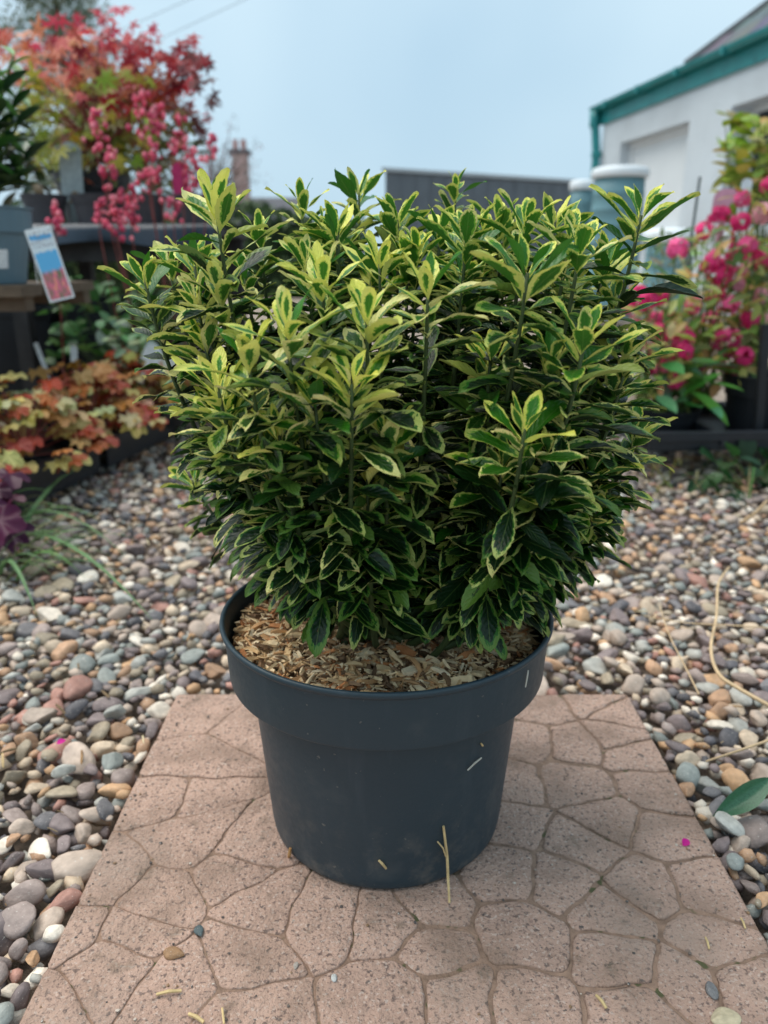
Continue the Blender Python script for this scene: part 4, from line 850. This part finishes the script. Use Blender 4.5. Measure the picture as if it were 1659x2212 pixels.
def tag_material():
    m = pmat('printed_tag', (1, 1, 1), rough=.35, var=.02); t_ = m.node_tree; N = t_.nodes; L = t_.links; tcn = N.new('ShaderNodeTexCoord'); sx = N.new('ShaderNodeSeparateXYZ'); L.new(tcn.outputs['Generated'], sx.inputs[0])
    nz_ = N.new('ShaderNodeTexNoise'); nz_.inputs['Scale'].default_value = 6; L.new(tcn.outputs['Generated'], nz_.inputs['Vector']); ad = N.new('ShaderNodeMath'); ad.operation = 'MULTIPLY_ADD'; ad.inputs[1].default_value = .12; L.new(nz_.outputs['Fac'], ad.inputs[0]); L.new(sx.outputs[1], ad.inputs[2])
    cr_ = N.new('ShaderNodeValToRGB'); cr_.color_ramp.interpolation = 'CONSTANT'; els = [(0, lin(70, 150, 96)), (.16, lin(204, 96, 110)), (.24, lin(214, 150, 84)), (.36, lin(226, 170, 180)), (.44, lin(96, 178, 226)), (.76, lin(214, 226, 232)), (.93, lin(84, 170, 222)), (1.02, lin(220, 228, 232))]
    for i, (p, c) in enumerate(els):
        el = cr_.color_ramp.elements[i] if i < 2 else cr_.color_ramp.elements.new(min(p, 1)); el.position = min(p, 1); el.color = (*c, 1)
    L.new(ad.outputs[0], cr_.inputs['Fac'])
    vo = N.new('ShaderNodeTexVoronoi'); vo.inputs['Scale'].default_value = 7; L.new(tcn.outputs['Generated'], vo.inputs['Vector']); c2 = N.new('ShaderNodeValToRGB'); c2.color_ramp.elements[0].color = (*lin(240, 190, 90), 1); c2.color_ramp.elements[1].color = (*lin(64, 120, 70), 1); e3 = c2.color_ramp.elements.new(.35); e3.color = (*lin(226, 110, 140), 1); L.new(vo.outputs['Distance'], c2.inputs['Fac'])
    lo = N.new('ShaderNodeMapRange'); lo.inputs[1].default_value = .50; lo.inputs[2].default_value = .44; L.new(ad.outputs[0], lo.inputs[0]); x1 = N.new('ShaderNodeMix'); x1.data_type = 'RGBA'; L.new(lo.outputs[0], x1.inputs[0]); L.new(cr_.outputs[0], x1.inputs[6]); L.new(c2.outputs[0], x1.inputs[7])
    mp = N.new('ShaderNodeMapping'); mp.inputs['Scale'].default_value = (16, 34, 1); L.new(tcn.outputs['Generated'], mp.inputs['Vector']); tx = N.new('ShaderNodeTexNoise'); tx.inputs['Scale'].default_value = 1.0; L.new(mp.outputs[0], tx.inputs['Vector'])
    g1 = N.new('ShaderNodeMapRange'); g1.inputs[1].default_value = .56; g1.inputs[2].default_value = .6; L.new(tx.outputs['Fac'], g1.inputs[0]); bd = N.new('ShaderNodeMapRange'); bd.inputs[1].default_value = .74; bd.inputs[2].default_value = .78; L.new(sx.outputs[1], bd.inputs[0]); ml = N.new('ShaderNodeMath'); ml.operation = 'MULTIPLY'; L.new(g1.outputs[0], ml.inputs[0]); L.new(bd.outputs[0], ml.inputs[1])
    x2 = N.new('ShaderNodeMix'); x2.data_type = 'RGBA'; L.new(ml.outputs[0], x2.inputs[0]); L.new(x1.outputs[2], x2.inputs[6]); x2.inputs[7].default_value = (*lin(120, 100, 110), 1); L.new(x2.outputs[2], N['Principled BSDF'].inputs['Base Color']); return m
c0_, c1_ = at(135, 648, 1.60), at(80, 492, 1.60); tg = thing('plant_tag', c0_, 'blue and white picture plant tag hanging tilted at the timber bench end', 'tag')
Mt = frame(c0_, c1_ - c0_, (.25, -1, .2)); Lt = np.linalg.norm(c1_ - c0_)
obj('card', MB().add(*box(-.0245, .0245, 0, Lt, -.0006, .0006)).mesh('card'), M_white, tg, M=Mt)
obj('print', MB().add(*box(-.021, .021, .004, Lt - .006, .0008, .0012)).mesh('print'), tag_material(), tg, M=Mt)
MB().add(*tube(bez(c1_ + (0, -.001, -.004), c1_ + (-.012, 0, .03), (c1_[0] - .02, 1.615, .44), 8), .0008, 5)).build('hanging_loop', M_white, tg)
# small plastic labels among the plants
def label_stick(vx, vy, Y, wpx, hpx, col, lab, lean=.1, tall=.10):
    p = at(vx, vy, Y); wd, ht = wpx / FV * Y, hpx / FV * Y; e = thing('plant_label', (p[0], Y, p[2] - ht / 2 - tall), lab, 'label', 'plastic plant labels'); Mx = Matrix.Translation(p) @ Matrix.Rotation(lean, 4, 'Y') @ Matrix.Rotation(rnd(-.4, .4), 4, 'Z')
    n_ = 14; out_ = [(-wd/2, -ht/2), (wd/2, -ht/2)] + [(wd/2 * math.cos(a), ht/2 - wd/2 * .8 + wd/2 * .8 * math.sin(a)) for a in np.linspace(0, math.pi, n_)]
    k = len(out_); V = [(x, -.0006, z) for x, z in out_] + [(x, .0006, z) for x, z in out_]
    obj('plate', MB().add(V, [tuple(range(k)), tuple(range(2*k-1, k-1, -1))] + [(i, k+i, k+(i+1) % k, (i+1) % k) for i in range(k)]).mesh('plate'), M_obj, e, M=Mx, color=col)
    obj('stake', MB().add(*box(-wd * .14, wd * .14, -.0005, .0005, -ht/2 - tall, -ht/2)).mesh('stake'), M_obj, e, M=Mx, color=col)
WH = lin(214, 222, 224)
label_stick(154, 372, 2.62, 42, 110, lin(150, 160, 160), 'pale grey rounded label standing under the maple', .05)
label_stick(390, 385, 2.62, 36, 60, lin(196, 52, 108), 'magenta rounded label right of the coral bells', .0)
label_stick(330, 765, 2.0, 40, 40, WH, 'white label in front of the pale green plant, left one', .5, .06)
label_stick(366, 775, 2.05, 42, 30, WH, 'white label beside the shrub, right one of the white pair', -.2, .06)
label_stick(160, 770, 2.0, 14, 44, WH, 'narrow white label behind the caramel heucheras', .1, .06)
label_stick(88, 770, 1.9, 10, 60, WH, 'thin white label sliver below the timber bench', -.25, .05)
for k, (x0, x1, y0, y1, z0, z1, lab) in enumerate(((-1.45, -1.08, 2.55, 2.95, GZ, .34, 'added black box standing in for shade under the staging bench, left one'), (-1.06, -.70, 2.6, 2.95, GZ, .36, 'added black box standing in for shade under the staging bench, right one'), (-1.5, -1.06, 1.75, 2.02, GZ, .30, 'added black box standing in for shade under the weathered timber bench'))):  # open black boxes added to supply the dark shade under both benches
    e = thing('shade_crate', ((x0+x1)/2, (y0+y1)/2, z0), lab, 'shade_crate', 'added dark boxes under the benches')
    for a in ((x0, x0 + .012, y0, y1), (x1 - .012, x1, y0, y1), (x0 + .0125, x1 - .0125, y0, y0 + .012), (x0 + .0125, x1 - .0125, y1 - .012, y1)): MB().add(*box(*a, z0, z1 - .03)).build('side', M_blackpot, e)
    MB().add(*box(x0 + .013, x1 - .013, y0 + .013, y1 - .013, z0 + .002, z0 + .01)).build('base', M_blackpot, e)
    for a in ((x0 - .008, x0 + .014, y0 - .008, y1 + .008), (x1 - .014, x1 + .008, y0 - .008, y1 + .008), (x0 + .0145, x1 - .0145, y0 - .008, y0 + .014), (x0 + .0145, x1 - .0145, y1 - .014, y1 + .008)): MB().add(*box(*a, z1 - .0295, z1)).build('rim', M_blackpot, e)

# ------------------------------------------------------------------ right: tray, pots and pink flowers
tray((1.32, 1.76), (.585, 1.71), -.36, .072, .115, 'black tray with pots under the pink flowers at right', 4)
pot_thing((.93, 1.90, .05), .085, .17, 'black pot standing in the right tray at the picture edge', M_blackpot, band=.15)
pot_thing((.70, 1.88, .04), .075, .10, 'small black pot hidden by broad green leaves in the right tray', M_blackpot, band=.2)
pot_thing((1.13, 1.9, .04), .10, .22, 'black pot in the right tray outside the right edge', M_blackpot, band=.15)
o = MB().add(*obox(at(1650, 905, 1.78) * (1, 1, 0) + (0, 0, GZ), at(1654, 700, 1.78), .018, .018, (0, 1, 0))).build('staging_post', M_blackpot); tag(o, 'black upright post at the right picture edge beside the tray', 'post')
def floret_cluster(c, r, col):
    f = MB(); n_ = max(10, int(26 * r / .03))
    for k in range(n_):
        d = norm((rnd(-1, 1), rnd(-1, .6), rnd(-.7, 1))); p = np.array(c) + d * r * rnd(.65, 1.0); Mx = frame(p, np.cross(d, (.3, .5, .8)), d); Q = np.array(Mx.to_3x3()); s = rnd(.009, .013); V = [(0, 0, 0)]; F = []
        for i in range(5):
            a0 = 2 * math.pi * i / 5; b0 = len(V)
            for da, rr2, z in ((-.55, .75, .05), (-.25, 1.05, -.05), (.25, 1.05, -.05), (.55, .75, .05)): V.append((math.cos(a0 + da) * rr2 * s, math.sin(a0 + da) * rr2 * s, z * s))
            F.append((0, b0, b0+1, b0+2, b0+3))
        f.add(np.array(V) @ Q.T + p, F, tint=np.array(col) * rnd(.75, 1.2))
    return f
m_phl = pmat('pink_petals', attr='tint', rough=.6, var=.1, scale=80, transl=.35)
HOT = [lin(236, 60, 134), lin(226, 48, 122), lin(242, 96, 156)]; PALE = [lin(226, 150, 170), lin(232, 170, 182)]
def phlox(base, heads, label, cols, nleaf, region, lcols):
    e = thing('phlox', base, label, 'flowers', 'pink flowering plants in the right tray'); base = np.array(base); P_ = []
    for vx, vy, rpx in heads:
        Y = base[1] + rnd(-.12, .14); c = at(vx, vy, Y); floret_cluster(c, rpx * 1.15 / FV * Y, random.choice(cols)).build('flower_head', m_phl, e)
        st = base + (rnd(-.04, .04), rnd(-.04, .04), 0); pth = bez(st, st * .35 + c * .65 + (0, 0, -.04), c, 9); P_.append(pth); MB().add(*tube(pth, np.linspace(.003, .0015, 9), 5)).build('stem', M_stemgreen, e, smooth=True)
    for k in range(nleaf):
        if k % 2: q = random.choice(P_)[random.randrange(2, 9)] + np.random.normal(0, .012, 3)
        else: q = at(rnd(*region[:2]), rnd(*region[2:]), base[1] + rnd(-.15, .2))
        put(e, ME_simple, q, norm((rnd(-1, 1), rnd(-1, .6), rnd(-.4, .7))), (rnd(-.5, .5), rnd(-.8, .2), 1), rnd(.028, .06), random.choice(lcols))
YG = [lin(134, 146, 62), lin(112, 132, 56), lin(160, 158, 82), lin(92, 120, 52), lin(186, 158, 92)]
phlox((.66, 1.90, .10), [(1450, 810, 34), (1440, 785, 24), (1470, 740, 30), (1425, 722, 24), (1490, 722, 18), (1372, 655, 30), (1380, 640, 20), (1462, 541, 21), (1480, 760, 16), (1395, 760, 18), (1410, 690, 18), (1400, 650, 20), (1425, 640, 16), (1500, 660, 16), (1405, 790, 18), (1510, 790, 18), (1440, 690, 18), (1385, 705, 18)], 'hot pink phlox with large low flower clusters, nearest the shrub', HOT, 260, (1385, 1520, 600, 850), YG)
phlox((.80, 1.98, .12), [(1545, 470, 20), (1562, 462, 14), (1555, 590, 26), (1580, 600, 22), (1540, 560, 16), (1570, 735, 28), (1568, 782, 26), (1605, 770, 20), (1600, 480, 18), (1590, 545, 20), (1615, 530, 16), (1560, 610, 18), (1530, 575, 14), (1520, 500, 16), (1575, 660, 20), (1535, 690, 18), (1620, 690, 18), (1605, 430, 14), (1545, 640, 18), (1590, 800, 18)], 'hot pink phlox in the middle of the right tray', HOT, 290, (1490, 1640, 500, 820), YG)
phlox((.95, 2.02, .12), [(1645, 462, 20), (1650, 560, 24), (1610, 590, 20), (1640, 640, 16), (1630, 545, 18), (1655, 700, 22), (1595, 615, 12), (1662, 400, 14)], 'paler pink flowers at the right edge of the picture', HOT[:1] + PALE * 2, 280, (1600, 1720, 430, 800), YG)
clump('climber', 'yellow-green leafy climber against the white cottage wall, upper right', 'plant', V3(1560, 1720, 255, 450, 2.3, 2.7), 190, ME_round, (.035, .07), [lin(150, 168, 54), lin(128, 150, 48), lin(170, 160, 84)], base=(1.27, 2.6, GZ), stems_=40)
clump('broad_leaf_plant', 'broad green leaves spilling over the rim of the right tray', 'plant', V3(1370, 1550, 770, 880, 1.8, 2.0), 46, ME_simple, (.07, .11), [lin(72, 128, 62), lin(104, 156, 62), lin(92, 136, 96)], base=(.72, 1.92, .12), stems_=14)
clump('sage', 'grey-green stems and leaves behind the pink flowers, next to the barrel', 'plant', V3(1385, 1540, 500, 790, 2.2, 2.7), 220, ME_simple, (.035, .06), [lin(140, 158, 130), lin(110, 140, 100), lin(176, 182, 130)], base=(1.02, 2.5, GZ), stems_=46)
clump('dock_weed', 'dark green dock leaves growing below the right tray', 'weed', V3(1510, 1690, 985, 1075, 1.58, 1.72), 22, ME_round, (.045, .075), [lin(52, 92, 48), lin(40, 74, 40)], base=(.82, 1.68, GZ), stems_=8)
label_stick(1566, 445, 2.15, 48, 66, lin(196, 148, 168), 'pinkish picture label standing among the right hand flowers', .05)
label_stick(1607, 432, 2.2, 20, 80, lin(206, 214, 220), 'narrow white label behind the right hand flowers', .05)
label_stick(1592, 440, 2.25, 22, 60, lin(190, 40, 62), 'red label between the pink and white labels at right', .0)
cn = at(1512, 382, 2.3); o = MB().add(*tube([(cn[0] - .02, 2.3, GZ), (cn[0] - .01, 2.3, .3), cn], .004, 6)).build('garden_cane', pmat('grey_cane', lin(104, 112, 114), rough=.6)); tag(o, 'thin grey cane standing before the white cottage wall', 'cane')

# ------------------------------------------------------------------ grass, stalks, fallen bits
m_grass = pmat('grass', objcol=True, rough=.5, var=.2, scale=30, transl=.3)
def blade(p0, p1, p2, w_, n_=9):
    pth = bez(p0, p1, p2, n_); V = []
    for i in range(n_):
        t = norm(pth[min(i+1, n_-1)] - pth[max(i-1, 0)]); s = norm(np.cross(t, (0, 0, 1))); k = w_ / 2 * (1 - (i / (n_ - 1)) ** 2.2) + .0002; V += [pth[i] - s * k, pth[i] - (0, 0, k * .5), pth[i] + s * k]
    return V, [(i*3+k, i*3+k+1, i*3+k+4, i*3+k+3) for i in range(n_-1) for k in (0, 1)]
gr = thing('grass_tuft', on_ground(15, 1190), 'tuft of long green grass blades arching over the gravel at left', 'grass')
spec_ = [((25, 1180), (60, 1030), (220, 1012), .010), ((20, 1160), (90, 1140), (330, 1340), .011), ((10, 1130), (150, 1060), (270, 1200), .008), ((0, 1240), (40, 1200), (80, 1330), .009)]
for a, m_, z_, w_ in spec_:
    p0 = on_ground(*a); p2 = on_ground(*z_, z=.012); pm = (p0 + p2) / 2 + np.array((0, 0, .10)); MB().add(*blade(p0, pm, p2, w_)).build('blade', m_grass, gr).color = (*lin(104, 140, 92), 1)
for k in range(60):
    p0 = on_ground(rnd(-60, 60), rnd(1110, 1260)); a = rnd(-.9, 1.2); l = rnd(.06, .2); p2 = p0 + (math.cos(a) * l, math.sin(a) * l * .7, rnd(.0, .05)); p1_ = (p0 + p2) / 2 + (0, 0, rnd(.03, .09)); MB().add(*blade(p0, p1_, p2, rnd(.002, .006))).build('blade', m_grass, gr).color = (*jit(random.choice([lin(92, 128, 74), lin(74, 112, 58), lin(130, 150, 92)])), 1)
g2 = thing('grass_tuft', on_ground(1600, 1060), 'sparse dry and green grass below the right hand tray', 'grass')
for k in range(46):
    p0 = on_ground(rnd(1400, 1720), rnd(1000, 1080)); a = rnd(0, 6.28); l = rnd(.04, .14); p2 = p0 + (math.cos(a) * l, math.sin(a) * l * .6, rnd(.0, .09)); MB().add(*blade(p0, (p0 + p2) / 2 + (0, 0, rnd(.02, .08)), p2, rnd(.0015, .004))).build('blade', m_grass, g2).color = (*jit(random.choice([lin(120, 134, 70), lin(86, 116, 56), lin(176, 160, 112)])), 1)
m_dry = pmat('dry_stalk', lin(206, 178, 140), rough=.7, var=.2, scale=60)
def stalk(pts_, rad, label, lift=.012):
    P_ = [on_ground(vx, vy, lift + (dz if dz else 0)) for vx, vy, dz in pts_]; n_ = 40; out_ = []
    for s in np.linspace(0, len(P_) - 1, n_):
        i = min(int(s), len(P_) - 2); f = s - i; p0, p1_, p2, p3 = P_[max(i-1, 0)], P_[i], P_[i+1], P_[min(i+2, len(P_)-1)]
        out_.append(.5 * ((2*p1_) + (-p0 + p2) * f + (2*p0 - 5*p1_ + 4*p2 - p3) * f*f + (-p0 + 3*p1_ - 3*p2 + p3) * f**3))
    o = MB().add(*tube(out_, np.linspace(rad * .6, rad, n_), 5)).build('dry_stalk', m_dry, smooth=True); tag(o, label, 'stalk', 'dry stalks on the gravel')
stalk([(1575, 1225, .01), (1552, 1262, .02), (1548, 1330, .01), (1536, 1400, 0), (1552, 1455, .012), (1600, 1490, .008), (1700, 1545, 0)], .0026, 'long pale curved dry stalk lying on the gravel at right')
stalk([(1425, 1310, 0), (1445, 1370, .012), (1480, 1440, .006), (1510, 1500, 0)], .0011, 'thin straight dry stalk on the gravel, left of the curved stalk')
stalk([(1525, 1645, 0), (1600, 1620, .02), (1700, 1585, .03)], .0016, 'pale dry stalk pointing in from the right edge above the green leaf')
stalk([(1659, 1080, .06), (1630, 1110, .03), (1600, 1130, 0)], .004, 'thick pale dry stem leaning below the right tray', .01)
stalk([(1390, 1330, 0), (1480, 1345, .01), (1600, 1352, .02), (1690, 1360, .01)], .0010, 'fine pale stem lying level across the gravel at far right')
lf = on_ground(1560, 1760, .012); lt = on_ground(1665, 1680, .03)
o = obj('fallen_leaf', MB().add(*[(lambda g_: (g_[0], [g_[1]]))(simple_leaf(.34, .25, .8, 9))][0]).mesh('fallen_leaf', True), M_leafgloss, M=frame(lt, lf - lt, (.5, -.5, .8), np.linalg.norm(lt - lf) * 1.0), color=lin(66, 112, 82)); tag(o, 'green leaf lying on the gravel at the right edge', 'leaf')
gs = on_ground(1660, 1690, .014); gt = on_ground(1545, 1655, .01)
for vx, vy, z, lab in ((1475, 1827, .0012, 'tiny magenta petal on the pink slab'), (122, 1607, .014, 'tiny magenta petal on the left gravel')):
    p = on_ground(vx, vy, z); V, F = simple_leaf(.8, .3, .3, 5); o = obj('petal', MB().add(V, [F]).mesh('petal', True), M_petal, M=frame(p, (rnd(-1, 1), .4, .3), (0, -.4, 1), .009), color=lin(214, 24, 150)); tag(o, lab, 'petal')
def pot_pt(vx, vy, lift=.0012):
    for Y in np.arange(.42, .62, .0005):
        p = at(vx, vy, Y); r = math.hypot(p[0] - PCX, p[1] - PCY); z = p[2]; lim = .1035 + (.1165 - .1035) * (z - .01) / (PH - .055) if z < PH - .0496 else (.1352 + .0024 * (z - PH + .048) / .04) * .982
        if r < lim + lift: return p
    return at(vx, vy, .5)
m_straw = pmat('straw', lin(206, 180, 130), rough=.7, var=.25, scale=120)
def straw(P_, w_, label, mat=None, cat='straw'):
    w_ = w_ * .68
    n_ = len(P_); o = MB().add(*tube(P_, [w_ * (.85 if i in (0, n_ - 1) else 1) for i in range(n_)], 6)).build('straw_bit', mat or m_straw); tag(o, label, cat, 'bits of straw'); return o
straw([pot_pt(958, 1785), pot_pt(966, 1850, .004), on_ground(968, 1900, .012), on_ground(971, 1950, .001)], .0017, 'long tan straw poking out of the pot base onto the slab')
straw([pot_pt(945, 1818, .002), pot_pt(957, 1832, .004), pot_pt(963, 1850, .005)], .0010, 'short straw fork beside the long straw at pot base')
straw([pot_pt(1010, 1664), pot_pt(1026, 1648, .002), pot_pt(1040, 1637)], .0011, 'pale straw fragment stuck on the right of the pot body', pmat('pale_straw', lin(196, 190, 176), rough=.8))
straw([pot_pt(1039, 1606), pot_pt(1043, 1611)], .0013, 'tiny pale chip stuck just under the pot rim at right')
straw([pot_pt(1141, 1448), pot_pt(1139, 1462, .002), pot_pt(1135, 1484)], .0009, 'thin pale fibre stuck on the right of the pot rim', pmat('pale_fibre', lin(206, 204, 192), rough=.8))
straw([pot_pt(818, 1858), pot_pt(826, 1866, .003), pot_pt(834, 1876)], .0016, 'brown chip stuck low on the middle of the pot')
straw([pot_pt(627, 1832), pot_pt(625, 1846, .003), pot_pt(623, 1860)], .0022, 'tan chip stuck at the lower left of the pot', pmat('tan_chip', lin(176, 132, 84), rough=.8))
for (xa, ya), (xb, yb), w_, lab in (((338, 2148), (392, 2140), .0017, 'straw piece lying on the slab at lower left'), ((480, 2178), (484, 2212), .0013, 'straw sliver at the bottom edge of the slab'), ((1288, 2150), (1310, 2178), .0018, 'brown straw scrap in a slab joint at lower right'), ((1524, 2025), (1532, 2050), .0013, 'short straw lying by the right edge of the slab'), ((1600, 1983), (1610, 2006), .0012, 'straw fragment at the far right of the slab'), ((408, 2190), (440, 2208), .002, 'crumpled straw scrap at the bottom of the slab')):
    a, c = on_ground(xa, ya, .0022), on_ground(xb, yb, .0022); straw([a, (a + c) / 2 + (0, 0, .0012), c], w_, lab)
for vx, vy, s, col, lab in ((430, 2011, .0062, lin(82, 94, 96), 'small dark stone chip lying on the slab, left'), (723, 2111, .004, lin(190, 190, 186), 'small white stone chip on the slab, bottom centre'), (1537, 2138, .007, lin(118, 116, 116), 'grey stone chip on the slab at lower right'), (1562, 2196, .012, lin(190, 176, 146), 'pale cream stone flake at the bottom right of the slab'), (375, 2060, .009, lin(150, 116, 84), 'brown crumb on the slab at lower left'), (640, 2085, .004, lin(160, 150, 140), 'tiny grey grit grain near bottom middle')):
    p = on_ground(vx, vy, .001); o = obj('stone_chip', random.choice(peb_me), None, M=Matrix.Translation(p) @ Matrix.Rotation(rnd(0, 3), 4, 'Z') @ Matrix.Diagonal((s, s * .7, s * .35, 1)), color=col); tag(o, lab, 'stone chip', 'stone chips on the slab')

# grit and crumbs caught on the slab and among the pebbles
gm = MB(); V1, F1 = ico(1)
for k in range(420):
    p = (rnd(SX0 + .004, SX1 - .004), rnd(.36, SY1 - .004)) if k % 3 else random.choice([(rnd(SX0 + .002, SX0 + .02), rnd(.36, SY1)), (rnd(SX1 - .03, SX1 - .002), rnd(.36, SY1)), (rnd(SX0, SX1), rnd(SY1 - .02, SY1))])
    if math.hypot(p[0] - PCX, p[1] - PCY) < .108: continue
    q = rnd(.0004, .0014); sh_ = V1 * np.array((rnd(.7, 1.4), rnd(.7, 1.3), rnd(.4, .8))) * q * (1 + .25 * np.sin(V1 @ np.array((3.1, 4.2, 2.7)) + k))[:, None]
    gm.add(sh_ + (p[0], p[1], .0006), [F1], tint=np.array(random.choice([lin(110, 98, 90), lin(150, 132, 118), lin(196, 182, 168), lin(86, 80, 76), lin(140, 112, 84)])))
gm.build('grit', m_pebbulk, slab, kind='stuff')
lm = MB()
for k in range(170):
    y = rnd(.4, 2.0); x = rnd(-.62, .75)
    if not in_gravel(x, y): continue
    Vc, Fc = random.choice(chips_sh); rot = Quaternion((0, 0, 1), rnd(0, 6.28)) @ Quaternion((0, 1, 0), random.gauss(0, .3))
    lm.add((Vc * rnd(.006, .022) * (1, .6, .6)) @ np.array(rot.to_matrix()).T + (x, y, .006), Fc, tint=np.array(random.choice([lin(196, 168, 124), lin(150, 116, 78), lin(214, 196, 158), lin(112, 92, 66)])))
lm.build('litter', m_chipb, bed, kind='stuff')
